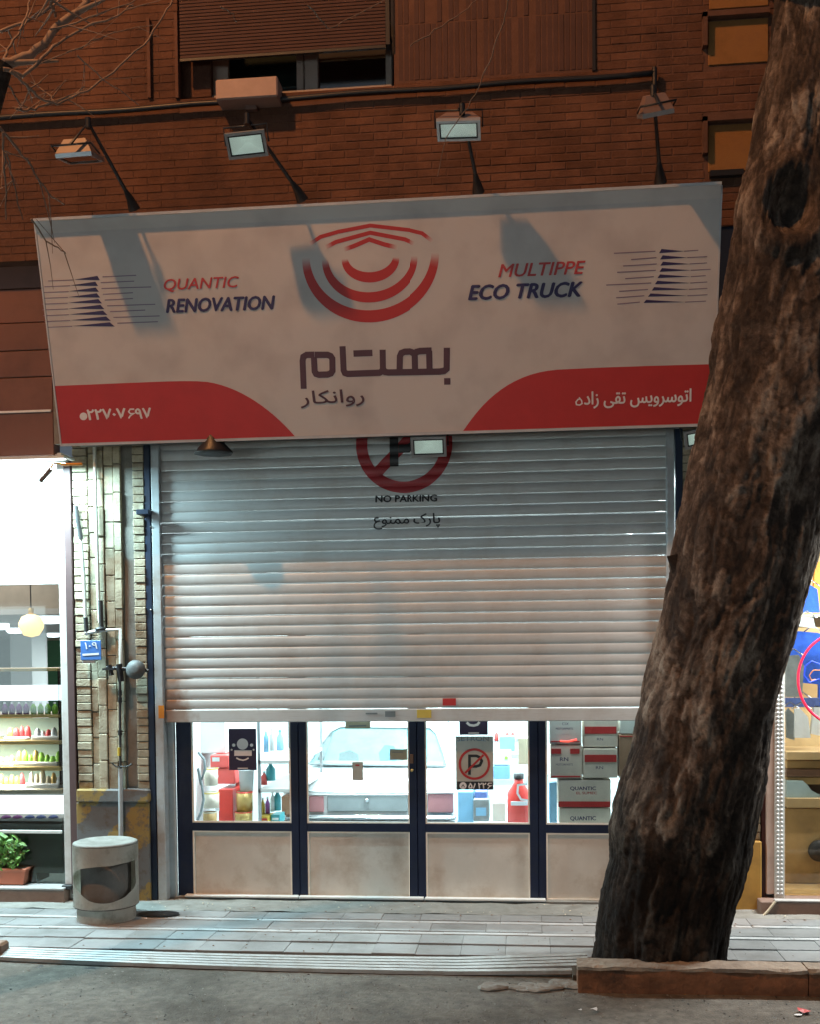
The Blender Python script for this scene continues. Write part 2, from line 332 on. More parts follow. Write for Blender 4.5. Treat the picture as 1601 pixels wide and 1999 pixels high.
# bark: mottled, flaking plates
def bark_mat():
    m, nt, b = newmat('bark'); L = nt.links; g = N(nt, 'ShaderNodeNewGeometry')
    mp = N(nt, 'ShaderNodeMapping'); mp.inputs['Scale'].default_value = (1, 1, .75); L.new(g.outputs['Position'], mp.inputs[0])
    n = N(nt, 'ShaderNodeTexNoise'); n.inputs['Scale'].default_value = 2.6; n.inputs['Detail'].default_value = 9; n.inputs['Roughness'].default_value = .72; n.inputs['Distortion'].default_value = .5; L.new(mp.outputs[0], n.inputs['Vector'])
    cr_ = N(nt, 'ShaderNodeValToRGB'); e = cr_.color_ramp; e.elements[0].position = .38; e.elements[0].color = (.045, .035, .030, 1); e.elements[1].position = .66; e.elements[1].color = (.36, .32, .27, 1)
    x = e.elements.new(.47); x.color = (.095, .070, .055, 1); x = e.elements.new(.52); x.color = (.15, .115, .092, 1); x = e.elements.new(.58); x.color = (.25, .20, .16, 1); pa = N(nt, 'ShaderNodeAttribute', attribute_name='plate'); ma = N(nt, 'ShaderNodeMath', operation='MULTIPLY_ADD'); ma.inputs[1].default_value = .20; L.new(pa.outputs['Fac'], ma.inputs[0]); L.new(n.outputs[0], ma.inputs[2]); mb_ = N(nt, 'ShaderNodeMath', operation='SUBTRACT'); mb_.inputs[1].default_value = .085; L.new(ma.outputs[0], mb_.inputs[0]); L.new(mb_.outputs[0], cr_.inputs[0])
    v = N(nt, 'ShaderNodeTexNoise'); v.inputs['Scale'].default_value = 30; v.inputs['Detail'].default_value = 8; v.inputs['Roughness'].default_value = .8; L.new(mp.outputs[0], v.inputs['Vector'])
    r = N(nt, 'ShaderNodeMapRange'); r.inputs[1].default_value = .36; r.inputs[2].default_value = .6; r.inputs[3].default_value = .55; r.inputs[4].default_value = 1.1; L.new(v.outputs[0], r.inputs[0])
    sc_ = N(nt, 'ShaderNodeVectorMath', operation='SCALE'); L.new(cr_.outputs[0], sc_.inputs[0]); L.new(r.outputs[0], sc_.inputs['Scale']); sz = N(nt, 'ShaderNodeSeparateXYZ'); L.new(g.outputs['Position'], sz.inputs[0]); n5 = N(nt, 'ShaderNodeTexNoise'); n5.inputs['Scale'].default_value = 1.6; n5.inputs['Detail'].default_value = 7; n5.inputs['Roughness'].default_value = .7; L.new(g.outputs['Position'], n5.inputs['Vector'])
    h5 = N(nt, 'ShaderNodeMath', operation='MULTIPLY_ADD'); h5.inputs[1].default_value = -2.6; L.new(n5.outputs[0], h5.inputs[0]); L.new(sz.outputs[2], h5.inputs[2]); r5 = N(nt, 'ShaderNodeMapRange'); r5.inputs[1].default_value = -.55; r5.inputs[2].default_value = .25; r5.inputs[3].default_value = .22; L.new(h5.outputs[0], r5.inputs[0])  # shade around the trunk foot painted into the bark colour, noisy edge
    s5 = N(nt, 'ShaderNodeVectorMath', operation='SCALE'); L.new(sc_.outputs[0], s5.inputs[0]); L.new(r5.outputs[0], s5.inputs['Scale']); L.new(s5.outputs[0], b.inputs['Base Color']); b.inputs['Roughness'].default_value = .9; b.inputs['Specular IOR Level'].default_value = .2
    bp = N(nt, 'ShaderNodeBump'); bp.inputs['Strength'].default_value = .8; bp.inputs['Distance'].default_value = .02; L.new(v.outputs[0], bp.inputs['Height']); L.new(bp.outputs[0], b.inputs['Normal']); return m
def worn_shutter():
    m = M['shutter_paint']; nt = m.node_tree; L = nt.links; b = nt.nodes['Principled BSDF']; src = b.inputs['Base Color'].links[0].from_socket
    g = N(nt, 'ShaderNodeNewGeometry'); c = at(322, 1392, 0); sb = N(nt, 'ShaderNodeVectorMath', operation='DISTANCE'); sb.inputs[1].default_value = (c.x, c.y, c.z); L.new(g.outputs['Position'], sb.inputs[0])
    n = N(nt, 'ShaderNodeTexNoise'); n.inputs['Scale'].default_value = 9; n.inputs['Detail'].default_value = 8; L.new(g.outputs['Position'], n.inputs['Vector'])
    ad = N(nt, 'ShaderNodeMath', operation='MULTIPLY_ADD'); ad.inputs[1].default_value = .45; L.new(n.outputs[0], ad.inputs[0]); L.new(sb.outputs['Value'], ad.inputs[2])
    r = N(nt, 'ShaderNodeMapRange'); r.inputs[1].default_value = .50; r.inputs[2].default_value = .36; r.inputs[3].default_value = 0; r.inputs[4].default_value = .75; L.new(ad.outputs[0], r.inputs[0])
    mx = N(nt, 'ShaderNodeMix', data_type='RGBA'); L.new(r.outputs[0], mx.inputs[0]); L.new(src, mx.inputs[6]); mx.inputs[7].default_value = (.26, .14, .08, 1)
    mp = N(nt, 'ShaderNodeMapping'); mp.inputs['Scale'].default_value = (1.5, 1, 60); L.new(g.outputs['Position'], mp.inputs[0]); n2 = N(nt, 'ShaderNodeTexNoise'); n2.inputs['Scale'].default_value = 3; n2.inputs['Detail'].default_value = 6; L.new(mp.outputs[0], n2.inputs['Vector'])
    r2 = N(nt, 'ShaderNodeMapRange'); r2.inputs[1].default_value = .56; r2.inputs[2].default_value = .72; r2.inputs[4].default_value = .35; L.new(n2.outputs[0], r2.inputs[0])
    m2 = N(nt, 'ShaderNodeMix', data_type='RGBA'); L.new(r2.outputs[0], m2.inputs[0]); L.new(mx.outputs[2], m2.inputs[6]); m2.inputs[7].default_value = (.28, .25, .22, 1); L.new(m2.outputs[2], b.inputs['Base Color'])
worn_shutter()
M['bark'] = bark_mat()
def sky_dark(): pass

# ------------------------------------------------------------------ ground
ZS = -0.03; ZR = -0.075           # sidewalk edge and road levels
def road_h(x, y): return ZR + .012*noise.noise(Vector((x*.7, y*.7, 0))) + .006*noise.noise(Vector((x*3, y*3, 2)))
g = MB(); xs = [-60, -20, -8]+[-6+.12*i for i in range(100)]+[8, 20, 60]; ys = [-60, -25, -12, -8]+[-6+.12*i for i in range(42)]
vs = [(x, y, road_h(x, y)) for y in ys for x in xs]; nx = len(xs)
g.add(vs, [(j*nx+i, j*nx+i+1, (j+1)*nx+i+1, (j+1)*nx+i) for j in range(len(ys)-1) for i in range(nx-1)], True)
struct(g.build('road', M['asphalt']))
def sw_z(Y): return ZS*min(1, max(0, -Y/1.45))
PAVE_Y = [-0.35, -0.56, -0.62, -0.86, -0.92, -1.13, -1.40]
sw = MB(); sw.box((-14, -1.47, -.30), (14, .0, -.055)); sidewalk = struct(sw.build('sidewalk', M['mortar']))
# rough strip of concrete before the thresholds
st = MB(); vs = []; fs = []; nxs = 280
for j in range(10):
    for i in range(nxs+1):
        x = -14+28*i/nxs; y = -.352+.352*j/9
        vs.append((x, y, -.004+sw_z(y)+.008*noise.noise(Vector((x*5, y*9, 0)))+.006*noise.noise(Vector((x*16, y*16, 5)))))
fs = [(j*(nxs+1)+i, j*(nxs+1)+i+1, (j+1)*(nxs+1)+i+1, (j+1)*(nxs+1)+i) for j in range(9) for i in range(nxs)]
st.add(vs, fs, True); st.build('concrete_strip', M['concrete'], sidewalk)
def tile_row(y0, y1, w, x0, x1, m, name, gap=.0014, off=0):
    x = x0+off; me = None; hw = w/2-gap/2
    while x < x1:
        if me is None:
            zz0, zz1 = sw_z(y0), sw_z(y1); b = MB().box((-hw, -(y0-y1)/2+gap/2, -.04), (hw, (y0-y1)/2-gap/2, 0), .002)
            me = b.mesh(name); me.materials.append(m)
        o = bpy.data.objects.new(name, me); col.objects.link(o); o.parent = sidewalk
        o.location = (x+w/2, (y0+y1)/2, sw_z((y0+y1)/2)+random.uniform(-.0025, .0025)); o.rotation_euler = (-.018+random.uniform(-.006, .006), random.uniform(-.006, .006), 0)
        x += w
XL, XR = -4.4, 4.0
tile_row(-.36, -.56, .30, XL, XR, M['tile'], 'paving_tile')
tile_row(-.56, -.62, .60, XL, XR, M['tile_line'], 'edging_strip')
tile_row(-.62, -.86, .40, XL, XR, M['tile'], 'paving_tile', off=.1)
tile_row(-.86, -.92, .60, XL, XR, M['tile_line'], 'edging_strip', off=.2)
tile_row(-.92, -1.16, .30, XL, XR, M['tile'], 'paving_tile', off=.05)
tile_row(-1.16, -1.42, .30, XL, XR, M['tile'], 'paving_tile', off=.05)
# ribbed entrance ramp over the gutter
rp = thing('ribbed_ramp', 'low ribbed metal ramp strip bridging pavement and road before the shutter', 'ramp')
xa, xb = gz(-30, 1870, ZS).x, gz(1150, 1890, ZS).x
def ramp_y(x): t = (x-xa)/(xb-xa); return -1.45-.07*sin(pi*min(1, max(0, t)))
def ramp_w(x): t = (x-xa)/(xb-xa); return .16+.12*t
MR = MB()
for k in range(5):
    b = MB(); P = []
    for i in range(25):
        x = xa+(xb-xa)*i/24; t = i/24; y0 = ramp_y(x)-ramp_w(x)*k/5; y1 = y0-ramp_w(x)*.14 if False else y0-ramp_w(x)/5*.60
        lift = .05*max(0, t-.8)/.2*(1 if k < 4 else .6)
        z = ZS+.012+(ZR+.02-ZS)*k/4.6*1.0+lift*.6
        P.append(((x, y0, z), (x, y1, z-.006), (x, y1, z-.03), (x, y0, z-.03)))
    vs = [v for p in P for v in p]; fs = []
    for i in range(24):
        for q in range(4): fs.append((i*4+q, i*4+(q+1) % 4, (i+1)*4+(q+1) % 4, (i+1)*4+q))
    fs += [(0, 1, 2, 3), (96, 99, 98, 97)]
    b.add(vs, fs).build('rib', M['rib'], rp, fix=True)
MB().box((xa, -1.72, ZR-.05), (xb, -1.44, ZR-.005)).build('gutter_bed', M['black'], rp)
def rough_box(a, b, n, amp, seed=0):
    bm = bmesh.new(); bmesh.ops.create_cube(bm, size=1); L_ = max(b[0]-a[0], .1)
    bmesh.ops.scale(bm, vec=(b[0]-a[0], b[1]-a[1], b[2]-a[2]), verts=bm.verts); bmesh.ops.translate(bm, vec=((a[0]+b[0])/2, (a[1]+b[1])/2, (a[2]+b[2])/2), verts=bm.verts)
    bmesh.ops.subdivide_edges(bm, edges=[e for e in bm.edges if abs((e.verts[0].co-e.verts[1].co).x) > .5*L_], cuts=n, use_grid_fill=True)
    bmesh.ops.subdivide_edges(bm, edges=[e for e in bm.edges if abs((e.verts[0].co-e.verts[1].co).x) < 1e-5], cuts=5, use_grid_fill=True)
    for v in bm.verts:
        q = v.co*9+Vector((seed, 0, 0)); v.co += noise.noise_vector(q)*amp+noise.noise_vector(q*3.3)*amp*.6
        if v.co.z > b[2]-.012 and v.co.y < a[1]+.012: k = max(0, noise.noise(v.co*6+Vector((seed, 3, 1)))); v.co += Vector((0, k*.03, -k*.03))
    m_ = MB(); bm.verts.ensure_lookup_table(); m_.add([v.co for v in bm.verts], [[v.index for v in f.verts] for f in bm.faces], False); bm.free(); return m_
# kerb by the tree and its rust-brown face
k0 = gz(1150, 1890, .08); kY = -2.02
kx0 = at(1128, 1930, kY).x
kt = struct(bpy.data.objects.new('kerb', None)); col.objects.link(kt)
x = kx0; i = 0
while x < 6:
    L_ = 1.25 if i else 1.35
    b = rough_box((x+.004, kY, ZR-.1), (x+L_-.004, kY+.17, .068), 60, .006, i); b.build('kerb_stone', M['kerb_face'], kt)
    rough_box((x+.004, kY-.004, .066), (x+L_-.004, kY+.175, .088), 60, .006, i+5).build('kerb_cap', M['kerb'], kt); x += L_; i += 1
set_base(kt)
MB().box((kx0-.02, kY+.17, -.3), (8, -1.47, -.02)).build('tree_pit_soil', M['soil'])['kind'] = 'structure'
# left kerb stump at the picture edge
b = MB().box((at(-90, 1850, -1.45).x, -1.58, ZR), (at(18, 1850, -1.45).x, -1.44, .03), .015).build('kerb_stump', M['dark_wood'])
tag(b, 'short dark kerb stump at left end of the ribbed ramp', 'kerb stump')

# ------------------------------------------------------------------ upper building
bd = thing('brick_building', 'brown brick building with recessed window above the white sign', 'building')
UY = -0.30                         # upper wall plane
P_UP = yplane(UY)
zt = at(800, -60, UY).z; zb = at(800, 470, UY).z
XLW, XRW = -5.2, 4.8
# opening of the window recess
wx0, wx1 = at(345, 100, UY).x, at(760, 100, UY).x
wz0 = at(550, 190, UY).z
ledge_z = P_UP.px(640, 196)[1]
holes = []
def wallpanel(x0, x1, z0, z1, Y0, Y1, m, name, par): return MB().box((x0, Y0, z0), (x1, Y1, z1)).build(name, m, par)
# backing wall, split round the recess
zw0, zw1 = P_UP.px(550, 195)[1], zt
wx0 = P_UP.px(345, 100)[0]; wx1 = P_UP.px(768, 100)[0]
wallpanel(XLW, wx0, zb, zt+.6, UY+.007, UY+.22, M['mortar_up'], 'wall', bd)
wallpanel(wx1, XRW, zb, zt+.6, UY+.007, UY+.22, M['mortar_up'], 'wall', bd)
wallpanel(wx0, wx1, zb, zw0, UY+.007, UY+.22, M['mortar_up'], 'wall', bd)
wallpanel(wx0-.3, wx1+.3, zb, zt+.6, UY+.45, UY+.6, M['frost'], 'room_back', bd)
# bricks of the upper wall: each course proud of the mortar
BH, BL, G_ = .053, .215, .006
bm_ = [MB().box((-BL/2, 0, -BH/2), (BL/2, .03, BH/2), .004).mesh('brick'), MB().box((-BL/4+G_/2, 0, -BH/2), (BL/4-G_/2, .03, BH/2), .004).mesh('brick')]
for m_ in bm_: m_.materials.append(M['brick_up'])
rect_skip = []
def skip(px0, py0, px1, py1): rect_skip.append(rect(P_UP, px0, py0, px1, py1))
skip(345, -200, 768, 195)                       # window recess
skip(760, -200, 1165, 150)                      # soldier-course panel
skip(1375, 30, 1500, 128); skip(1375, 230, 1500, 335)   # plaster squares
cells = []; cut = []
r = 0; z = zb+.02
while z < zt+.15:
    x = XLW+(.11 if r % 2 else 0)
    while x < XRW:
        cx_ = x+BL/2; iv = [(x, x+BL)]
        for a, b, c, d in rect_skip:
            if b-BH/2 < z < d+BH/2: iv = [q for p in iv for q in ((p[0], min(p[1], a)), (max(p[0], c), p[1])) if q[1]-q[0] > .02] if any(p[0] < c and p[1] > a for p in iv) else iv
        if iv == [(x, x+BL)]: cells.append((cx_, z))
        else: cut += [(p[0], p[1], z) for p in iv]
        x += BL+G_
    z += BH+G_; r += 1
# visible ones: nearest to the camera (right and low) become parts
def vis(c):
    p = Vector((c[0], UY, c[1]))-CAM; d = p.dot(FW); X = CX+F*p.dot(RT)/d; Yp = CY-F*p.dot(UP)/d
    return (-20 < X < 1500 and -20 < Yp < 440), X
parts = []; rest = []
for c in cells:
    v, X = vis(c)
    (parts if v else rest).append((X, c))
parts.sort(reverse=True); keep = parts[:296]; rest += parts[296:]
for X, (x, z) in keep:
    o = bpy.data.objects.new('brick', bm_[0]); col.objects.link(o); o.parent = bd; o.location = (x+random.uniform(-.002, .002), UY+.0045-random.uniform(0, .003), z); o.rotation_euler = (random.uniform(-.02, .02), 0, random.uniform(-.012, .012))
s = MB()
for X, (x, z) in rest:
    e = -.0045+random.uniform(0, .003); s.box((x-BL/2, UY-e, z-BH/2), (x+BL/2, UY+.025, z+BH/2))
for (p, q, z) in cut:
    if q-p < BL*1.1: s.box((p, UY+.003, z-BH/2), (q, UY+.025, z+BH/2))
o = s.build('brickwork', M['brick_up'], bd); o['kind'] = 'stuff'
# soldier course panel of narrow upright strips (right of window)
a, b_, c, d = rect(P_UP, 775, -80, 1160, 152)
n = 34; me = None
for i in range(n):
    x = a+(c-a)*(i+.5)/n; hw = (c-a)/n/2-.003
    for (z0, z1) in ((b_+.02+.0*i, (b_+d)/2-.004), ((b_+d)/2+.004, d)):
        o = MB().box((x-hw, UY+.008-random.uniform(0, .006), z0), (x+hw, UY+.03, z1), .003).build('upright_brick', M['curtain'], bd)
# ledge with its shadow gap and a black cable run beneath it
la, lb = P_UP.px(0, 236), P_UP.px(1280, 150)
lz = (la[1]+lb[1])/2
o = MB().box((XLW, UY-.012, lz+.02), (lb[0], UY+.02, lz+.06), .006).build('ledge', M['brick_up'], bd)
cab = thing('wall_cable', 'long black cable along the brown brick wall below the window', 'cable')
pts = [(P_UP.px(x, 237-x*.068)[0], UY-.045, P_UP.px(x, 237-x*.068)[1]+.006*sin(x*.02)) for x in range(-40, 1281, 60)]
pts += [(P_UP.px(1276, 150)[0], UY-.045, P_UP.px(1276, 150)[1])]
MB().tube(pts, .02, 6).build('cable_run', M['black'], cab)
MB().tube([(P_UP.px(1277, 192)[0], UY-.045, P_UP.px(1277, 192)[1]), (P_UP.px(1277, 140)[0], UY-.05, P_UP.px(1277, 140)[1])], .019, 6).build('cable_drop', M['black'], cab); set_base(cab)
# small wall piece with dark slit right (drain slot)
MB().box((P_UP.px(1160, 60)[0]-.012, UY-.012, P_UP.px(1160, 140)[1]), (P_UP.px(1160, 60)[0]+.010, UY+.01, P_UP.px(1160, -40)[1])).build('dark_joint', M['black'], bd)
# plaster squares with shadow frames
for (x0, y0, x1, y1) in ((1383, 40, 1500, 125), (1383, 243, 1500, 334), (1385, -40, 1500, 16)):
    a, b_, c, d = rect(P_UP, x0, y0, x1, y1)
    MB().box((a, UY-.004, b_), (c, UY+.012, d), .003).build('plaster_square', mat('ochre', (.27, .125, .035), .9, var=.2, scale=6, bump=.3, dirt=(.15, .07, .03), dscale=6) if 'ochre' not in M else M['ochre'], bd)
    MB().box((a-.045, UY-.055, b_+.12), (a-.012, UY+.01, d+.045)).build('square_trim', M['mortar_up'], bd)
    MB().box((a-.045, UY-.055, d+.012), (c, UY+.01, d+.05)).build('square_trim', M['mortar_up'], bd)
a, b_, c, d = rect(P_UP, 1385, 337, 1450, 348); MB().box((a, UY-.05, b_), (c, UY, d)).build('slot', M['black'], bd)
# window with frames, panes, blind
wn = tag(bpy.data.objects.new('window', None), 'x'); del wn['label']; col.objects.link(wn); wn.parent = bd
WY = UY+.18
def wbar(x0, y0, x1, y1, name='window_frame', m='win_frame', Y0=WY, t=.06):
    o = pbox(x0, y0, x1, y1, Y0, Y0+t, .004).build(name, M[m], wn); return o
wbar(412, 100, 445, 198); wbar(578, 92, 592, 190); wbar(594, 91, 620, 188, Y0=WY-.02); wbar(752, 84, 764, 182)
wbar(412, 176, 764, 192, 'window_sill', Y0=WY-.05); wbar(412, 84, 764, 92, 'window_frame')
pbox(622, 118, 752, 176, WY+.03, WY+.035).build('pane', glass_mat('pane_warm', (.5, .35, .25), .35, .12), wn)
pbox(445, 100, 578, 176, WY+.03, WY+.035).build('pane', M['glass_dim'], wn)
pbox(622, 112, 752, 176, WY+.05, WY+.06).build('blind_inside', mat('amber_blind', (.30, .16, .07), .5, var=.3, scale=6), wn)
wbar(345, -60, 410, 192, 'jamb', 'brick_up', Y0=UY+.10); 
# two vertical grooves in the brick field at left
for (x, y0, y1) in ((292, 40, 195), (346, 30, 195)):
    a = P_UP.px(x, 120)[0]; MB().box((a-.012, UY-.03, P_UP.px(x, y1)[1]), (a+.012, UY+.01, P_UP.px(x, y0)[1])).build('dark_joint', M['mortar_up'], bd)
set_base(bd)
bl = thing('roller_blind', 'dark brown outdoor blind pulled over the upper window', 'blind')
n = 26; a, b_, c, d = rect(yplane(UY-.02), 350, -70, 752, 104)
for i in range(n):
    z0 = b_+(d-b_)*i/n; MB().box((a, UY-.03, z0+.003), (c, UY-.012, z0+(d-b_)/n), .003).build('blind_slat', M['curtain'], bl)
MB().box((c, UY-.04, b_), (c+.03, UY+.05, d)).build('side_rail', M['black'], bl); MB().box((a, UY-.035, b_-.02), (c, UY-.01, b_+.0)).build('bottom_rail', M['black'], bl); set_base(bl)
# small beige box on the sill
bx = thing('sill_box', 'pale oblong box standing on the upper window sill', 'box')
pbox(420, 152, 541, 192, UY-.16, UY+.02, .01).build('case', mat('beige_box', (.40, .28, .24), .6), bx); pbox(478, 192, 500, 214, UY-.05, UY, .004).build('bracket', M['flood_body'], bx); set_base(bx)
# right dark navy return beside the sign and the wall behind the sign
wallpanel(at(1400, 600, -.3).x, at(1700, 600, -.3).x, at(1430, 830, UY).z, zb, UY+.02, UY+.2, M['navy_edge'], 'side_panel', bd)
wallpanel(at(100, 600, -.2).x, at(1405, 600, -.3).x, at(800, 860, 0).z+.02, zb, UY+.1, UY+.2, M['mortar'], 'lintel', bd)

# ------------------------------------------------------------------ brick pillars
def pillar(name, label, cols, y_top, y_bot, Yf, m='brick'):
    t = thing(name, label, 'pillar'); pl = yplane(Yf)
    for (x0, x1, kind, dy, key, h) in cols:
        a, _, c, _ = rect(pl, x0, 1250, x1, 1260)[0], 0, rect(pl, x0, 1250, x1, 1260)[2], 0
        zb_, zt_ = pl.px(x0, y_bot)[1], pl.px(x0, y_top)[1]
        z = zb_
        while z < zt_:
            hh = h*random.uniform(.93, 1.05) if kind == 'v' else h
            z1 = min(z+hh, zt_)
            y = Yf+dy+random.uniform(-.008, .006)
            e = random.uniform(-.002, .002)
            MB().box((a+.003+e, y, z+.0035), (c-.003+e, Yf+.12, z1-.0035), .004).build('brick', M[key], t)
            z = z1
    a = rect(pl, cols[0][0], 1250, cols[-1][1], 1260)
    MB().box((a[0], Yf+.03, pl.px(200, y_bot)[1]), (a[2], Yf+.16, pl.px(200, y_top)[1])).build('mortar_bed', M['mortar'], t)
    return t
LY = -0.06
lp = pillar('brick_pillar', 'left buff brick pillar with fluted courses and gas pipes', [
    (147, 176, 'h', 0, 'brick', .064), (176, 190, 'v', .012, 'brick', .21), (190, 207, 'v', -.004, 'brick', .23), (207, 226, 'v', .006, 'brick', .22),
    (226, 241, 'v', .0, 'brick', .24), (242, 262, 'v', .035, 'stain_brick', .25), (263, 286, 'h', .004, 'brick', .064)], 862, 1540, LY)
a, b_, c, d = rect(yplane(LY-.03), 149, 1540, 291, 1566); MB().box((a, LY-.04, b_), (c, LY+.14, d), .012).build('plinth_cap', M['plinth'], lp)
a, b_, c, d = rect(yplane(LY-.0), 152, 1566, 293, 1775); MB().box((a, LY-.015, -.05), (c, LY+.14, b_ if b_ > 1 else d), .006).build('plinth', M['plinth'], lp)
set_base(lp)
RY = -0.06
rpx = pillar('brick_pillar', 'right buff brick pillar mostly hidden behind the tree trunk', [
    (1334, 1362, 'h', 0, 'brick', .064), (1362, 1392, 'v', .01, 'stain_brick', .22), (1392, 1420, 'h', 0, 'brick', .064), (1420, 1450, 'v', 0, 'brick', .22), (1450, 1486, 'h', 0, 'brick', .064)], 830, 1640, RY)
a, b_, c, d = rect(yplane(RY), 1334, 1640, 1486, 1790); MB().box((a, RY-.03, -.05), (c, RY+.14, d), .008).build('plinth', mat('ochre_plinth', (.42, .24, .05), .8, var=.15, dirt=(.2, .12, .05)), rpx)
set_base(rpx)

# ------------------------------------------------------------------ roller shutter
SY = 0.0
P_S = yplane(SY)
sx0, sx1 = P_S.px(318, 1200)[0], P_S.px(1304, 950)[0]
bz0 = P_S.px(800, 1408)[1]; bz1 = P_S.px(800, 1382)[1]; topz = P_S.px(800, 835)[1]
SH = .0835
def prof(z):
    t = ((z-bz1)/SH) % 1.0
    return SY-.0075*(sin(pi*min(1, t/.9))**.65 if 0 < t < .9 else 0)-.002
sh = thing('roller_shutter', 'white ribbed roller shutter drawn three quarters down over the glazed doors', 'shutter')
nS = int((topz-bz1)/SH)+1
steps = [0, .03, .09, .18, .3, .45, .6, .72, .81, .87, .9, .94, 1.0]
vs = []; fs = []
for t in steps:
    z = t*SH; y = -.0075*(sin(pi*min(1, t/.9))**.65 if 0 < t < .9 else 0)
    if t >= .9: y = .003
    vs += [(sx0, y, z), (sx1, y, z)]
for i in range(len(steps)-1): fs.append((2*i, 2*i+1, 2*i+3, 2*i+2))
sm_ = MB(); sm_.add(vs, fs, True); slat_me = sm_.mesh('slat'); slat_me.materials.append(M['shutter_paint'])
for i in range(nS):
    o = bpy.data.objects.new('slat', slat_me); col.objects.link(o); o.parent = sh; o.location = (random.uniform(-.002, .002), SY+random.uniform(-.0015, .0015), bz1+i*SH); o.rotation_euler = (random.uniform(-.012, .012), random.uniform(-.0004, .0004), 0)
b = MB().box((sx0, SY-.02, bz0), (sx1, SY+.02, bz1-.004), .006).build('bottom_bar', M['shutter_paint'], sh)
for (x0, x1, ya, yb, nm) in ((301, 317, 862, 1775, 'guide_rail'), (1303, 1318, 832, 1775, 'guide_rail')):
    a, b_, c, d = rect(yplane(SY-.05), x0, ya, x1, yb); MB().box((a, SY-.05, -.01), (c, SY+.05, 4.3), .005).build(nm, M['galv'], sh)
# scalloped slat ends beside the left rail
for i in range(nS):
    MB().box((sx0-.02, SY-.008, bz1+i*SH+.012), (sx0-.001, SY+.01, bz1+(i+1)*SH-.012), .008).build('end_lock', M['dark_wood'], sh)
# paint on the slats follows their relief
def on_slats(mb, name, m):
    me = mb.mesh(name); bm = bmesh.new(); bm.from_mesh(me)
    z = bz1
    while z < topz:
        for t in steps[:-1]:
            bmesh.ops.bisect_plane(bm, geom=bm.verts[:]+bm.edges[:]+bm.faces[:], plane_co=(0, 0, z+t*SH), plane_no=(0, 0, 1))
        z += SH
    for v in bm.verts: v.co.y = prof(v.co.z)-.0025+mb.off+(v.co.y-SY)
    bm.to_mesh(me); bm.free(); me.materials.append(m); o = bpy.data.objects.new(name, me); col.objects.link(o); o.parent = sh; return o
def pxs(pl, pts): return [pl.px(*p) for p in pts]
rc = P_S.px(789, 867); rr_ = (P_S.px(884, 867)[0]-P_S.px(694, 867)[0])/2; rw = (P_S.px(716, 867)[0]-P_S.px(694, 867)[0])
mb = MB(); mb.stroke(P_S, [(rc[0]+(rr_-rw/2)*cos(2*pi*i/72), rc[1]+(rr_-rw/2)*sin(2*pi*i/72)) for i in range(72)], rw, 0, True); mb.off = 0
red_shut = mat('red_shutter_paint', (.36, .022, .028), .45, var=.1); on_slats(mb, 'prohibition_ring', red_shut)
mb = MB(); mb.stroke(P_S, [(rc[0]-(rr_-rw)*.74, rc[1]-(rr_-rw)*.74), (rc[0]+(rr_-rw)*.74, rc[1]+(rr_-rw)*.74)], rw*.95, 0); mb.off = 0; on_slats(mb, 'prohibition_bar', red_shut)
pw = P_S.px(778, 900)[0]-P_S.px(761, 900)[0]; p0 = P_S.px(769, 911); 
mb = MB(); x_ = p0[0]; z_ = p0[1]; u_ = pw
mb.stroke(P_S, [(x_, z_), (x_, z_+5.0*u_)], u_); mb.stroke(P_S, [(x_+u_*.51, z_+2.0*u_), (x_+1.6*u_, z_+2.0*u_), (x_+2.2*u_, z_+2.3*u_), (x_+2.5*u_, z_+3.0*u_), (x_+2.5*u_, z_+3.6*u_), (x_+2.2*u_, z_+4.2*u_), (x_+1.6*u_, z_+4.5*u_), (x_+u_*.51, z_+4.5*u_)], u_*.95); mb.off = -.0015
on_slats(mb, 'letter_p', M['black'])
for body, q, b0 in (('NO PARKING', (733, 981, 854, 979, 13), .045), ("\uFEC9\uFEEE\uFEE8\uFEE4\uFEE3 \uFB8E\uFEAD\uFE8E\uFB58", (729, 1034, 860, 1032, 30), .02)):
    mb = textmesh(body, P_S, *q, 0, b0); mb.off = 0; on_slats(mb, 'lettering', M['black'])
# stickers along the bottom
for (x0, y0, x1, y1, m, l) in ((865, 1363, 891, 1377, 'red_print', None), (815, 1385, 843, 1401, 'sticker_yellow', None), (751, 1388, 771, 1399, 'grey_cloth', None), (713, 1391, 736, 1394, 'grey_cloth', None)):
    pbox(x0, y0, x1, y1, SY-.024, SY-.0205).build('sticker', M[m], sh)
pbox(309, 1377, 320, 1402, SY-.054, SY-.0505).build('sticker', M['sticker_orange'], sh)
set_base(sh)
# shutter box above, navy posts beside it
po = thing('door_post', 'navy steel post between the left brick pillar and the shutter rail', 'post')
a, b_, c, d = rect(yplane(-.04), 286, 870, 300, 1775); MB().box((a+.01, -.05, -.02), (c, .1, 4.3), .004).build('post_body', M['navy_edge'], po)
pbox(265, 994, 290, 1004, -.13, -.05, .004).build('bracket', M['navy_edge'], po)
for yy in (1028, 1190): q = at(294, yy, -.052); MB().lathe(q, [(0, .0), (.008, .0), (.008, .006), (0, .008)], 10, (0, -1, 0)).build('bolt', M['chrome'], po)
set_base(po)
po = thing('door_post', 'navy steel post right of the shutter beside the tree', 'post')
a, b_, c, d = rect(yplane(-.04), 1320, 840, 1334, 1775); MB().box((a, -.05, -.02), (c, .1, 4.3), .004).build('post_body', M['navy_edge'], po); set_base(po)

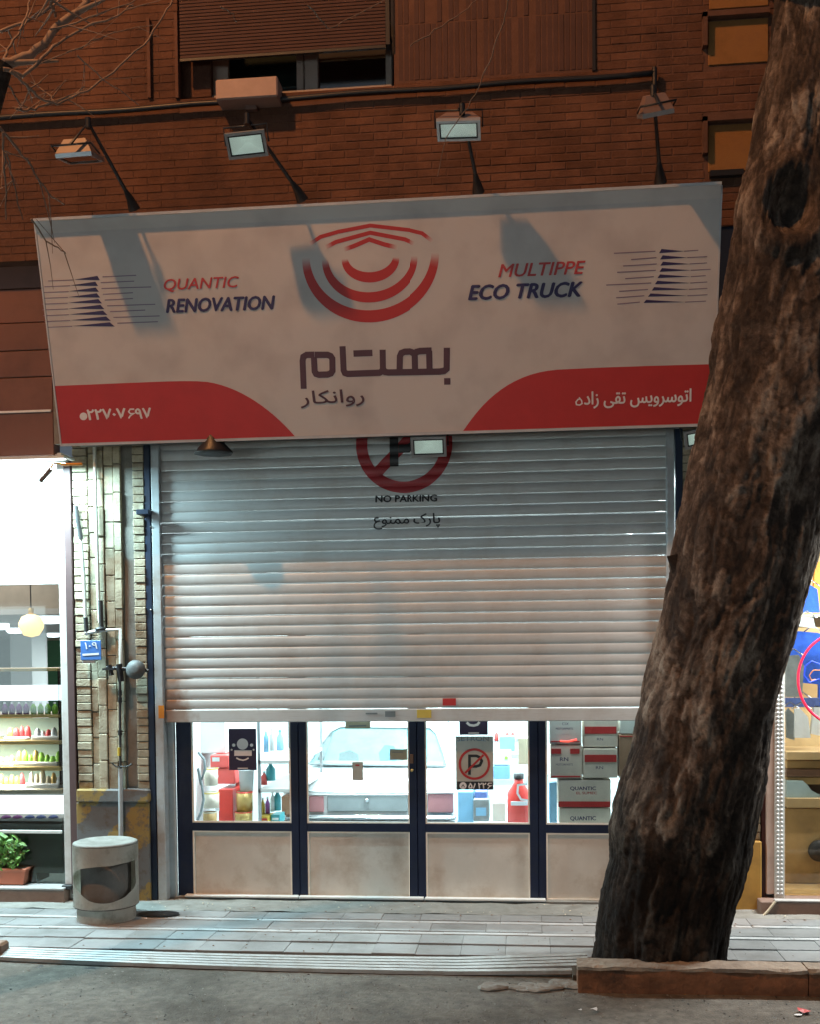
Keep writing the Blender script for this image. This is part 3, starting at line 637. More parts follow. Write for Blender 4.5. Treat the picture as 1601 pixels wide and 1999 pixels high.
# ------------------------------------------------------------------ glazed doors below the shutter
DY = .10
P_D = yplane(DY)
ztr0, ztr1 = P_D.px(700, 1623)[1], P_D.px(700, 1607)[1]     # rail between pane and panel
zp0 = P_D.px(700, 1752)[1]; zd0 = P_D.px(700, 1768)[1]; DTOP = 2.25
leaf_px = [(345, 583.5, 375, 568), (583.5, 816, 599, 799), (816, 1052, 832, 1035), (1052, 1290, 1067, 1275)]
labels = ['leftmost navy door leaf with plum poster on its pane, shelves behind', 'navy door leaf with the white car behind its clear pane', 'navy door leaf with the crossed-out P sign on its pane', 'rightmost navy door leaf with stacked cartons behind its pane']
for i, (x0, x1, gx0, gx1) in enumerate(leaf_px):
    t = thing('door_leaf', labels[i], 'door', 'four navy door leaves')
    a = P_D.px(x0, 1600)[0]+.0015; c = P_D.px(x1, 1600)[0]-.0015; ga = P_D.px(gx0, 1600)[0]; gc = P_D.px(gx1, 1600)[0]
    f = MB(); 
    f.box((a, DY, zd0), (ga, DY+.05, DTOP), .004); f.box((gc, DY, zd0), (c, DY+.05, DTOP), .004)
    f.box((ga, DY+.002, ztr0), (gc, DY+.048, ztr1)); f.box((ga, DY+.002, zd0), (gc, DY+.048, zp0)); f.box((ga, DY+.002, DTOP-.08), (gc, DY+.048, DTOP))
    if i < 3: f.box((c-.02, DY+.051, zd0), (c+.02, DY+.058, DTOP))
    f.build('door_frame', M['navy'], t)
    MB().box((ga-.001, DY+.022, zp0), (gc+.001, DY+.032, ztr0)).build('lower_panel', M['panel'], t)
    bd_ = MB(); w = .012
    for (p, q) in (((ga, zp0), (ga+w, ztr0)), ((gc-w, zp0), (gc, ztr0)), ((ga+w, zp0), (gc-w, zp0+w)), ((ga+w, ztr0-w), (gc-w, ztr0))): bd_.box((p[0], DY+.004, p[1]), (q[0], DY+.0215, q[1]))
    bd_.build('panel_bead', M['bead'], t)
    bd_ = MB()
    for (p, q) in (((ga, ztr1), (ga+w, DTOP-.08)), ((gc-w, ztr1), (gc, DTOP-.08)), ((ga+w, ztr1), (gc-w, ztr1+w))): bd_.box((p[0], DY+.004, p[1]), (q[0], DY+.0215, q[1]))
    bd_.build('pane_bead', M['white_print'] if False else M['bead'], t)
    MB().box((ga, DY+.022, ztr1), (gc, DY+.027, DTOP-.08)).build('pane', M['glass'], t)
    if i == 2:
        pbox(801, 1472, 808, 1490, DY-.012, DY, .003).build('lock_plate', M['dark_wood'], t); q = at(805, 1503, DY-.01)
        MB().lathe(q, [(0, -.01), (.012, -.01), (.012, .012), (0, .014)], 10, (0, -1, 0)).build('door_knob', mat('brass', (.5, .38, .16), .3, metal=.8), t)
    set_base(t)
# pale sill strips
for (x0, x1, l) in ((362, 582, 'left'), (584, 828, 'middle'), (831, 1066, 'right')):
    a, b_, c, d = rect(yplane(DY-.05), x0, 1768, x1, 1773)
    tag(MB().box((a, DY-.07, .004), (c, DY-.01, .022), .003).build('sill_strip', mat('sill', (.8, .82, .8), .4)), {'left': 'white sill strip under the poster door leaf at left', 'middle': 'white sill strip under the car door leaf', 'right': 'white sill strip under the crossed-out P door leaf'}[l], 'sill strip', 'white sill strips')
a, b_, c, d = rect(yplane(.06), 327, 1420, 343, 1765); o = MB().box((a, .05, 0), (c, .09, 2.3), .004).build('door_jamb', M['galv']); tag(o, 'pale grey metal jamb strip beside the leftmost navy door leaf', 'jamb')
MB().box((P_S.px(300, 1500)[0], .04, -.10), (P_S.px(1335, 1500)[0], .20, .004)).build('threshold', M['concrete'])['kind'] = 'structure'

# posters and notes stuck on the panes
PG = yplane(DY+.016)
def poster(name, label, x0, y0, x1, y1, m, extras=(), pl=PG, cat='poster', letters=()):
    t = thing(name, label, cat); Yp = pl.o.y
    a, b_, c, d = rect(pl, x0, y0, x1, y1); MB().box((a, Yp, b_), (c, Yp+.003, d)).build('sheet', M[m], t)
    for k, (pts, w, mm, closed) in enumerate(extras):
        mb = MB()
        P = [pl.px(*p) for p in pts]
        if w: mb.stroke(pl, P, w, .0015+.0012*k, closed)
        else: mb.sheet(pl, P, .0015+.0012*k)
        mb.build('print', M[mm], t)
    for (body, q, bo, mm) in letters: textmesh(body, pl, *q, .009, bo, mat=M[mm], parent=t)
    set_base(t); return t
def circ(x, y, rx, ry=None, n=20): ry = ry or rx; return [(x+rx*cos(2*pi*i/n), y+ry*sin(2*pi*i/n)) for i in range(n)][::-1]
poster('poster', 'dark plum poster with white round badge on the leftmost door pane', 446, 1422, 500, 1503, 'poster_plum', [
    (circ(473, 1452, 11, 11), 0, 'white_print', False), ([(457, 1475), (491, 1475), (491, 1464), (457, 1464)], 0, 'white_print', False),
    ([(461, 1479), (467, 1482), (474, 1483.5), (480, 1482), (485, 1479)], .012, 'white_print', False), (circ(456, 1454, 3.2), 0, 'white_print', False), (circ(491, 1454, 3.2), 0, 'white_print', False),
    (circ(452, 1463, 2), 0, 'white_print', False), (circ(495, 1463, 2), 0, 'white_print', False), ([(464, 1499), (484, 1499)], .008, 'white_print', False)],
    letters=[('\u2261\u2261', (467, 1457, 479, 1457, 9), .0, 'grey_cloth')] if False else ())
poster('poster', 'dark plum poster half hidden by the shutter above the crossed-out P sign', 898, 1395, 953, 1434, 'poster_plum', [([(912, 1410), (918, 1415), (926, 1416), (933, 1414), (937, 1409)], .02, 'white_print', False), ([(915, 1430.5), (936, 1430.5)], .012, 'white_print', False)])
cxp, cyp = 927, 1491
poster('no_parking_sign', 'grey sheet with a crossed-out P in a red ring on the door pane', 891, 1437, 964, 1541, 'paper', [
    ([(893, 1541), (964, 1541), (963, 1525), (893, 1525)], 0, 'black', False),
    ([(917.5, 1512), (917.5, 1475), (931, 1475), (938, 1478), (941.5, 1485), (938, 1493), (931, 1495.5), (919.8, 1495.5)], .022, 'black', False),
    ([(909, 1508.5), (945, 1473)], .017, 'red_print', False),
    (circ(cxp, cyp, 28.5, 28.5, 40), .019, 'red_print', True), (circ(905, 1533, 7), 0, 'white_print', False), ([(902, 1536), (905, 1531), (908, 1536)], .006, 'black', False),
    ([(961, 1528), (955, 1528), (953, 1531), (957, 1533), (961, 1532.5), (956, 1535), (953, 1539)], .007, 'white_print', False), ([(893, 1447), (905, 1444), (925, 1443), (950, 1446)], .004, 'blue_soft', False)],
    letters=[('۵۸۲۲', (916, 1538.5, 950, 1538.5, 11), .04, 'white_print'), ('SETRON', (893, 1446, 955, 1446, 9), .01, 'grey_cloth')], cat='sign')
poster('notice', 'small pale notice on the pane in front of the car boot', 687, 1487, 708, 1523, 'paper', [([(693, 1495), (701, 1495), (701, 1492), (693, 1492)], 0, 'salmon_print', False)])
poster('notice', 'yellowish card on the pane over the car rear window', 760, 1462, 794, 1483, 'paper_old', [([(765, 1468), (786, 1468)], .006, 'grey_cloth', False)])
poster('notice', 'pale green card at the top edge of the car pane', 673, 1405, 722, 1422, 'paper_old', [([(680, 1417), (714, 1416)], .012, 'grey_cloth', False)])

# ------------------------------------------------------------------ the garage behind the doors
gr = thing('garage_room', 'brightly lit white garage interior seen through the door panes', 'room')
GX0, GX1, GY1 = sx0-.05, sx1+.10, 9.0
MB().box((GX0-.1, .17, -.1), (GX0, GY1, 3.6)).build('side_wall', M['white_wall'], gr); MB().box((GX1, .17, -.1), (GX1+.1, GY1, 3.6)).build('side_wall', M['white_wall'], gr)
MB().box((GX0-.1, GY1, -.1), (GX1+.1, GY1+.1, 3.6)).build('back_wall', M['white_wall'], gr); MB().box((GX0-.1, .17, 3.6), (GX1+.1, GY1+.1, 3.7)).build('ceiling', M['white_wall'], gr)
MB().box((GX0-.1, .17, -.12), (GX1+.1, GY1+.1, -.005)).build('floor', M['floor_in'], gr); set_base(gr)
for k, (lx, ly) in enumerate(((-1.6, 1.2), (.6, 1.2), (-1.6, 4.2), (.8, 4.2), (-.5, 7.0))):
    t = thing('tube_lamp', ['white strip lamp at the front left of the garage ceiling', 'white strip lamp at the front right of the garage ceiling', 'white strip lamp at the middle left of the garage ceiling', 'white strip lamp at the middle right of the garage ceiling', 'white strip lamp at the very back of the garage ceiling'][k], 'lamp', 'garage strip lamps')
    MB().box((lx-.6, ly-.05, 3.52), (lx+.6, ly+.05, 3.6)).build('housing', M['white_metal'], t)
    MB().tube([(lx-.58, ly, 3.50), (lx+.58, ly, 3.50)], .018, 8).build('tube', M['em_white'], t)
    light('garage_light', 'AREA', (lx, ly, 3.45), 230, (.78, .96, 1.0), 1.1, .12, parent=None)
    set_base(t)

light('window_fill_light', 'AREA', ((sx0+sx1)/2, .19, 2.35), 45, (.85, .97, 1), 3.6, .04, direction=(0, .3, -1))  # unseen light added to brighten the carton fronts, no fixture modelled
# white saloon car, seen from behind
car = thing('parked_car', 'white boxy saloon car parked inside the garage, tail towards the doors', 'car')
CYr = 1.75
cl, crr = at(548, 1570, CYr).x, at(892, 1570, CYr).x; cxm = (cl+crr)/2; hw = (crr-cl)/2
def P3(px, py, Y): return at(px, py, Y)
zb_lamp0, zb_lamp1 = at(700, 1590, CYr).z, at(700, 1552, CYr).z
ztr = at(700, 1543, CYr).z; zbelt = at(700, 1492, CYr+.75).z; zroof = 1.40
def loft(secs, name, m, par, smooth=True):
    """secs: list of (y, [(x,z)...]) closed outlines"""
    mb = MB(); n = len(secs[0][1]); vs = [(x, y, z) for y, o_ in secs for x, z in o_]; fs = []
    for i in range(len(secs)-1):
        for k in range(n): fs.append((i*n+k, i*n+(k+1) % n, (i+1)*n+(k+1) % n, (i+1)*n+k))
    fs += [tuple(range(n)), tuple(range((len(secs)-1)*n, len(secs)*n))[::-1]]
    mb.add(vs, fs, smooth); return mb.build(name, m, par, fix=True)
def outl(w, z0, z1, r=.09):
    pts = []
    for (sx, sz, a0) in ((1, 0, -90), (1, 1, 0), (-1, 1, 90), (-1, 0, 180)):
        for k in range(5):
            an = radians(a0+90*k/4); pts.append((cxm+sx*(w-r)+r*cos(an), (z1-r if sz else z0+r)+r*sin(an)))
    return pts
body = loft([(CYr, outl(hw*.93, .34, ztr-.06, .06)), (CYr+.05, outl(hw*.99, .30, ztr, .06)), (CYr+.35, outl(hw, .26, (ztr+zbelt)/2+.03, .10)), (CYr+.75, outl(hw*1.01, .24, zbelt, .12)), (CYr+2.6, outl(hw*1.02, .24, zbelt+.02, .12)), (CYr+4.1, outl(hw*.97, .26, zbelt-.06, .12)), (CYr+4.25, outl(hw*.9, .32, zbelt-.18, .1))], 'body', M['car_white'], car)
gw0 = (at(870, 1495, CYr+.8).x-at(603, 1490, CYr+.8).x)/2+.06
loft([(CYr+.72, outl(gw0, zbelt-.1, zbelt+.02, .04)), (CYr+.98, outl(gw0*.95, zbelt-.1, zroof-.22, .09)), (CYr+1.25, outl(gw0*.88, zbelt-.1, zroof-.03, .1)), (CYr+1.6, outl(gw0*.86, zbelt-.1, zroof, .1)), (CYr+2.7, outl(gw0*.86, zbelt-.1, zroof-.02, .1)), (CYr+3.3, outl(gw0*.98, zbelt-.1, zbelt+.04, .04))], 'cabin', M['car_white'], car)
# rear window sheet: proud of the cabin, tapered
def PW(x, y): return P3(x, y, CYr+.60+.36*(1495-y)/75)
wv = [PW(603, 1491), PW(872, 1495), PW(864, 1466), PW(852, 1432), PW(840, 1421), PW(664, 1419), PW(646, 1428), PW(622, 1460)]
MB().prism([v+Vector((0, .012, 0)) for v in wv], (0, .03, 0)).build('rear_interior', M['car_glass'], car)
YW = CYr+.62
def wpart(L, m, name, e): MB().prism([PW(x, y)+Vector((0, .010-e, 0)) for x, y in L], (0, -.004, 0)).build(name, M[m], car)
wpart([(742, 1489), (772, 1489), (775, 1472), (768, 1456), (750, 1454), (738, 1470)], 'blue_soft', 'headrest', 0); wpart([(660, 1489), (700, 1489), (698, 1472), (682, 1464), (662, 1470)], 'car_grey', 'headrest', 0)
wpart([(612, 1490), (866, 1493), (866, 1487), (614, 1484)], 'card_grey', 'parcel_shelf', .005)
wpart([(618, 1482), (640, 1432), (650, 1430), (632, 1484)], 'grey_cloth', 'window_pillar', .005); wpart([(790, 1440), (800, 1440), (800, 1487), (786, 1487)], 'card_grey', 'window_pillar', .005)
MB().prism([v-Vector((0, .002, 0)) for v in wv], (0, .003, 0)).build('rear_window', M['glass'], car)
rim = MB(); rim.tube([v+Vector((0, -.004, 0)) for v in wv]+[wv[0]+Vector((0, -.004, 0))], .010, 6); rim.build('window_seal', M['grey_cloth'], car)
def cpart(name, x0, y0, x1, y1, m, t=.04, Y=CYr-.02, bev=.006): return pbox(x0, y0, x1, y1, Y, Y+t, bev).build(name, M[m], car)
cpart('tail_lamp', 553, 1553, 568, 1591, 'dark_wood'); cpart('tail_lamp', 602, 1554, 631, 1585, 'car_lamp'); cpart('tail_lamp', 836, 1549, 886, 1586, 'car_lamp')
MB().prism([P3(x, y, CYr-.028) for x, y in ((690, 1598), (745, 1598), (745, 1589), (690, 1589))], (0, .01, 0)).build('number_plate', M['cream'], car)
MB().tube([P3(560, 1543, CYr+.03), P3(575, 1500, CYr+.5), P3(590, 1494, CYr+.6)], .004, 5).build('lid_seam', M['car_grey'], car); MB().tube([P3(884, 1541, CYr+.03), P3(882, 1502, CYr+.5), P3(878, 1496, CYr+.6)], .004, 5).build('lid_seam', M['car_grey'], car)
cpart('tail_panel', 638, 1553, 795, 1584, 'car_grey'); cpart('trim_strip', 552, 1545, 889, 1549, 'chrome', Y=CYr-.03); 
o = cpart('bumper', 549, 1592, 892, 1600, 'chrome', .12, CYr-.12, .02); o = cpart('bumper', 549, 1602, 892, 1616, 'chrome', .10, CYr-.10, .02)
q = at(715, 1562, CYr-.03); MB().lathe(q, [(0, -.01), (.02, -.01), (.02, .01), (0, .012)], 12, (0, -1, 0)).build('boot_lock', M['chrome'], car)
for sx in (-1, 1):
    for yy in (.75, 3.4):
        w_ = MB(); c0 = Vector((cxm+sx*(hw-.02), CYr+yy, .29)); w_.lathe(c0-Vector((sx*.17, 0, 0)), [(.0, 0), (.25, 0), (.30, .03), (.30, .15), (.25, .18), (0, .18)], 24, (sx, 0, 0)); wo = w_.build('wheel', M['rubber'], car); MB().lathe(c0+Vector((sx*.005, 0, 0)), [(.0, .02), (.12, .02), (.17, .012)], 16, (sx, 0, 0)).build('hub_cap', M['chrome'], wo)
for sx in (-1, 1):
    MB().add([(cxm+sx*gw0*.93, CYr+1.25, zbelt+.05), (cxm+sx*gw0*.93, CYr+2.7, zbelt+.05), (cxm+sx*gw0*.885, CYr+2.5, zroof-.12), (cxm+sx*gw0*.885, CYr+1.45, zroof-.12)], [(0, 1, 2, 3)]).build('side_window', M['car_glass'], car)
set_base(car)

# shelves and goods left of the car
IY = .9
def goods(name, label, x0, y0, x1, y1, Y, m, depth=.2, cat=None, extras=(), bev=.006, group=None, lid=None):
    a, b_, c, d = rect(yplane(Y), x0, y0, x1, y1)
    t = thing(name, label, cat or name.replace('_', ' '), group)
    MB().box((a, Y, b_), (c, Y+depth, d), bev).build('body', M[m], t)
    pl = yplane(Y)
    for (ex0, ey0, ex1, ey1, mm) in extras:
        ea, eb, ec, ed = rect(pl, ex0, ey0, ex1, ey1); MB().box((ea, Y-.003, eb), (ec, Y-.0005, ed)).build('label_print', M[mm], t)
    set_base(t); return t
def can(name, label, x, y0, y1, wpx, Y, m, cat, capm=None, group=None, kind='bottle'):
    pl = yplane(Y); cx_, zb_ = pl.px(x, y1); _, zt_ = pl.px(x, y0); r = (pl.px(x+wpx/2, y1)[0]-pl.px(x-wpx/2, y1)[0])/2; h = zt_-zb_
    t = thing(name, label, cat, group); c = Vector((cx_, Y+r, zb_))
    if kind == 'bottle': MB().lathe(c, [(0, 0), (r, 0), (r, h*.62), (r*.4, h*.82), (r*.38, h*.92), (0, h*.92)], 14).build('body', M[m], t); MB().lathe(c, [(r*.45, h*.9), (r*.45, h), (0, h)], 12).build('cap', M[capm or 'white_cloth'], t)
    elif kind == 'tin': MB().lathe(c, [(0, 0), (r, 0), (r, h), (r*.94, h), (r*.94, h-.006), (0, h-.006)], 18).build('body', M[m], t); MB().lathe(c, [(r*1.02, h*.93), (r*1.02, h*1.0), (r*.9, h*1.0)], 18).build('rim', M[capm or 'white_cloth'], t)
    else: MB().lathe(c, [(0, 0), (r*.85, 0), (r, h*.95), (r*1.05, h*.95), (r*1.05, h), (r*.95, h), (r*.8, h*.3), (0, h*.3)], 18).build('body', M[m], t)
    set_base(t); return t
sf = thing('metal_shelf', 'white tiered steel shelf with bottles seen through the leftmost pane', 'shelf')
for (xa_, ya_, xb_, yb_) in ((503, 1484, 541, 1472), (503, 1540, 547, 1526)):
    p = [at(xa_, ya_, IY), at(xb_, yb_, IY+1.3)]; x0, x1 = p[0].x, p[1].x
    MB().prism([Vector((x0, IY, p[0].z)), Vector((x0+.34, IY, p[0].z)), Vector((x0+.34, IY+1.3, p[0].z)), Vector((x0, IY+1.3, p[0].z))], (0, 0, -.03)).build('shelf_board', M['white_metal'], sf)
for yy in (IY, IY+1.27):
    for dx in (0, .32): MB().box((p[0].x+dx, yy, 0), (p[0].x+dx+.025, yy+.025, 2.0)).build('upright', M['alu'], sf)
set_base(sf)
goods('carton', 'topmost red carton of the stack left of the plum poster', 410, 1474, 446, 1498, IY+.1, 'red_box', .35, 'carton', [(414, 1478, 428, 1486, 'white_cloth')])
goods('carton', 'red carton second from top, left of the plum poster', 424, 1499, 458, 1530, IY+.12, 'red_box', .35, 'carton', [(418, 1513, 426, 1517, 'white_cloth')])
goods('carton', 'tall red carton standing low behind the leftmost pane', 426, 1540, 454, 1605, IY+.05, 'red_plastic', .4, 'carton', [(420, 1576, 428, 1582, 'white_cloth')])
goods('carton', 'pink carton beneath the plum poster', 459, 1500, 478, 1545, IY+.3, 'red_box', .3, 'carton')
can('oil_can', 'yellow-capped cream can above another in the left window corner', 408, 1500, 1534, 26, IY-.25, 'card', 'can', 'yellow', 'yellow-capped cans', 'tin')
can('oil_can', 'yellow-capped cream can in the middle of the left window corner', 408, 1548, 1578, 30, IY-.25, 'card', 'can', 'yellow', 'yellow-capped cans', 'tin')
can('oil_can', 'low tan can at the bottom of the left window corner', 406, 1586, 1612, 26, IY-.25, 'wood', 'can', 'cream', 'yellow-capped cans', 'tin')
can('bucket', 'white plastic bucket on the tall tin below the plum poster', 477, 1503, 1545, 30, IY+.05, 'white_cloth', 'bucket', kind='bucket')
can('tin', 'tall olive and red tin below the white bucket', 473, 1546, 1584, 32, IY+.02, 'gold', 'tin', 'red_plastic', kind='tin'); can('tin', 'short gold and red tin at the bottom below the bucket', 471, 1586, 1606, 34, IY-.05, 'gold', 'tin', 'red_plastic', kind='tin')
for k, (x, y0, y1, w, m, l) in enumerate(((512, 1558, 1590, 8, 'yellow', 'yellow bottle at the front of the lower shelf'), (521, 1556, 1588, 9, 'purple_item', 'purple bottle on the lower shelf'), (531, 1545, 1584, 9, 'white_cloth', 'white bottle on the lower shelf'), (540, 1540, 1582, 13, 'teal', 'teal bottle at the far end of the lower shelf'), (514, 1506, 1532, 12, 'red_box', 'pink jug on the middle shelf'), (526, 1488, 1524, 18, 'teal', 'large blue jug on the middle shelf'), (518, 1424, 1468, 10, 'blue_soft', 'tall blue bottle on the top shelf'), (530, 1420, 1466, 10, 'white_cloth', 'tall white bottle on the top shelf'))):
    can('bottle', l, x, y0, y1, w, IY+.15, m, 'bottle', None, 'bottles on the garage shelf')
hs = thing('hose', 'grey hose hanging in a loop at the left garage wall', 'hose')
MB().tube([at(386, 1468, IY-.3), at(398, 1482, IY-.3), at(400, 1500, IY-.3), at(390, 1530, IY-.3), at(386, 1500, IY-.3), at(394, 1535, IY-.3), at(397, 1560, IY-.3), at(392, 1585, IY-.3), at(385, 1600, IY-.3)], .012, 7).build('tube', M['grey_cloth'], hs); set_base(hs)
goods('cabinet', 'white cabinet along the left garage wall above the cans', 386, 1408, 440, 1470, IY+.25, 'white_wall', .4)
goods('canister', 'dark grey canister beside the car bumper at left', 549, 1554, 568, 1590, IY+.6, 'card_brown', .2, 'canister')
# right of the car
goods('machine', 'pale blue workshop machine right of the car tail', 895, 1545, 925, 1606, 1.3, 'blue_soft', .4)
goods('crate', 'grey plastic crate under the crossed-out P sign', 925, 1560, 955, 1603, 1.2, 'grey_cloth', .3, 'crate', [(930, 1576, 950, 1592, 'blue_soft')])
goods('bin_box', 'greenish open box between crate and red cylinder', 962, 1566, 988, 1603, 1.15, 'card_grey', .25, 'box')
goods('cabinet', 'blue-grey drawer cabinet right of the crossed-out P sign', 964, 1494, 996, 1520, 1.6, 'blue_soft', .3)
goods('carton', 'white carton on the drawer cabinet right of the crossed-out P sign', 964, 1468, 998, 1493, 1.6, 'white_cloth', .3, 'carton', [(986, 1476, 992, 1482, 'lime_item')])
goods('curtain_strip', 'blue-grey ribbed curtain hanging behind the white carton', 976, 1437, 1006, 1466, 1.9, 'blue_soft', .08, 'curtain')
can('red_cylinder', 'big red extinguisher cylinder behind the third door pane', 1014, 1512, 1612, 46, .75, 'red_plastic', 'cylinder', 'dark_metal', kind='bottle')
pr = yplane(.75); tk = MB(); tk.stroke(pr, [pr.px(1030, 1530), pr.px(1012, 1532), pr.px(1011, 1548), pr.px(1018, 1560), pr.px(1032, 1562)], .018, .003); o = tk.build('lettering_band', M['white_cloth']); tag(o, 'white curved band sticker on the big red cylinder', 'sticker')
goods('notice_board', 'white strip label across the red cylinder', 998, 1564, 1031, 1572, .745, 'white_cloth', .006, 'label')
goods('carton', 'cream carton above the red cylinder behind the third pane', 1012, 1440, 1032, 1492, 1.0, 'cream', .2, 'carton')
bs_ = thing('back_shelf', 'long steel shelf of oil bottles along the garage back wall', 'shelf')
for (y0, y1) in ((1447, 1449), (1478, 1480)):
    a, b_, c, d = rect(yplane(7.5), 900, y0, 1036, y1); MB().box((a, 7.5, b_), (c, 8.0, d)).build('shelf_board', M['alu'], bs_)
set_base(bs_)
rz = random.Random(11)
for k, x in enumerate((970, 981, 991, 1002, 1013, 1024)):
    can('bottle', ['leftmost', 'second', 'third', 'fourth', 'fifth', 'rightmost'][k]+' small bottle on the far garage shelf above the white carton', x, 1427, 1447, 8, 7.55, rz.choice(('blue_soft', 'yellow', 'teal', 'red_box', 'white_cloth')), 'bottle', None, 'bottles on the far garage shelf')
can('tall_jug', 'white jug with teal cap near the hose at left', 420, 1412, 1470, 22, 1.3, 'white_cloth', 'jug', 'teal')
can('tall_jug', 'pale blue jug right of the plum poster at the top', 545, 1425, 1465, 14, 1.6, 'blue_soft', 'jug', 'teal')
goods('carton', 'small yellow carton under the lower shelf board', 508, 1592, 524, 1608, .95, 'yellow', .2, 'carton', [(511, 1597, 521, 1601, 'red_print')])
goods('carton', 'small green carton on the floor right of the yellow one', 528, 1590, 546, 1608, 1.0, 'teal', .2, 'carton', [(531, 1596, 543, 1600, 'white_cloth')])
goods('toolbox', 'dark blue toolbox between machine and crate under the sign', 928, 1545, 952, 1559, 1.3, 'blue_item', .3)
# stacked cartons behind the fourth pane
QY = .35
def carton(label, x0, y0, x1, y1, m, ex=(), let=()):
    t = goods('carton', label, x0, y0, x1, y1, QY+random.uniform(0, .02), m, .28, 'carton', ex, .004, 'cartons stacked behind the rightmost pane')
    for (body, q, bo, mm) in let: textmesh(body, yplane(QY-.004), *q, 0, bo, mat=M[mm], parent=t).matrix_parent_inverse = Matrix.Translation(-t.location)
carton('grey-green carton top left of the stack, red neon line before it', 1073, 1402, 1136, 1452, 'card_grey', [(1076, 1446, 1132, 1448, 'red_print')], [('CIX', (1098, 1415, 1111, 1415, 5), .0, 'navy_print'), ('MOTORPARTS', (1086, 1424, 1119, 1424, 4), 0, 'navy_print')])
carton('grey carton with two red bars, second row left', 1075, 1454, 1137, 1519, 'card', [(1077, 1461, 1096, 1471, 'red_print'), (1114, 1461, 1132, 1471, 'red_print'), (1077, 1514, 1134, 1517, 'red_print')], [('RN', (1094, 1485, 1110, 1485, 7), .02, 'navy_print'), ('MOTORPARTS', (1086, 1494, 1119, 1494, 4), 0, 'navy_print')])
carton('upper carton with one red band in the right column', 1140, 1404, 1207, 1458, 'card', [(1142, 1418, 1204, 1432, 'red_print')], [('RN', (1166, 1445, 1178, 1445, 5), .0, 'navy_print')])
carton('lower carton with one red band in the right column', 1140, 1461, 1206, 1518, 'card', [(1142, 1473, 1204, 1487, 'red_print')], [('RN', (1164, 1501, 1178, 1501, 6), .0, 'navy_print')])
carton('wide carton lettered in black above a red band', 1090, 1522, 1193, 1575, 'card', [(1091, 1564, 1192, 1575, 'red_print')], [('QUANTIC', (1114, 1543, 1164, 1543, 8), .03, 'navy_print'), ('EL SUMEC', (1126, 1550, 1166, 1550, 5), .02, 'salmon_print')])
carton('bottom wide carton lettered in black', 1092, 1577, 1193, 1612, 'card', [], [('QUANTIC', (1114, 1602, 1164, 1602, 9), .03, 'navy_print')])
carton('brown carton right of the red band cartons, beside the trunk', 1210, 1434, 1262, 1520, 'card_brown', [(1210, 1436, 1240, 1438, 'red_print')])
carton('grey carton on the brown one beside the trunk', 1211, 1404, 1262, 1432, 'card_grey')
nl = thing('neon_line', 'short glowing red line before the top left carton', 'light'); MB().tube([at(1094, 1446, .30), at(1110, 1447, .30), at(1127, 1443, .30)], .008, 8).build('tube', M['em_red'], nl); set_base(nl)
goods('jug', 'blue water jug in the lower left corner behind the fourth pane', 1073, 1527, 1088, 1606, .5, 'blue_soft', .2)

# ------------------------------------------------------------------ sign banner
sg = thing('shop_sign', 'wide white fabric sign tilted forward with red swooshes, lettering and ring emblem', 'sign')
BYb, BYt = -.52, -.90
pbl, pbr = at(110, 863, BYb), at(1385, 830, BYb)
ptl, ptr = at(80, 432, BYt), at(1413, 364, BYt)
zb2 = (pbl.z+pbr.z)/2; zt2 = (ptl.z+ptr.z)/2
bx0 = (pbl.x+ptl.x)/2; bx1 = (pbr.x+ptr.x)/2
vdir = Vector((0, BYt-BYb, zt2-zb2)); BHt = vdir.length; BW = bx1-bx0
PB = Pl((bx0, BYb, zb2), (1, 0, 0), vdir)
print('banner', pbl, pbr, ptl, ptr, BHt, BW)
nB = 60; vs = []; fs = []
for j in range(21):
    for i in range(nB+1):
        u = i/nB; v = j/20; w_ = .010*noise.noise(Vector((u*6, v*2.5, 1)))*sin(pi*u)*sin(pi*v)
        vs.append(PB.pt(u*BW, v*(BHt-.08), w_*.0))
for j in range(20):
    for i in range(nB): fs.append((j*(nB+1)+i, j*(nB+1)+i+1, (j+1)*(nB+1)+i+1, (j+1)*(nB+1)+i))
MB().add(vs, fs, True).build('sign_face', M['banner'], sg)
# upper fold of the fabric leans further out over the face
f = MB(); e0 = BHt-.08; OUT = .035
f.add([PB.pt(0, e0, 0), PB.pt(BW, e0, 0), PB.pt(BW, BHt, OUT), PB.pt(0, BHt, OUT)], [(0, 1, 2, 3)]); f.build('sign_top_fold', M['banner'], sg)
fr = MB(); d_ = PB.n
for (a0, b0, a1, b1, o0, o1) in ((0, -.02, BW, -.001, -.06, .006), (-.012, -.02, -.001, BHt, -.10, .006), (BW+.001, -.02, BW+.012, BHt, -.10, .006), (0, BHt+.001, BW, BHt+.02, -.06, OUT+.004)):
    c = PB.pt((a0+a1)/2, (b0+b1)/2, (o0+o1)/2); fr.obox(c, PB.u, PB.v, PB.n, (a1-a0)/2, (b1-b0)/2, (o1-o0)/2)
fr.build('sign_frame', M['banner_frame'], sg)
MB().obox(PB.pt(BW/2, BHt/2, -.075), PB.u, PB.v, PB.n, BW/2-.01, BHt/2-.02, .005).build('sign_back', M['dark_metal'], sg)
MB().box((PB.pt(0, 0).x+.05, BYb+.02, zb2+.02), (PB.pt(BW, 0).x-.05, UY+.05, zb2+.05)).build('bottom_support', M['dark_metal'], sg)
E1 = .0012
def poly(pts, m, name, off=E1): return MB().sheet(PB, [PB.px(*p) for p in pts], off).build(name, M[m], sg)
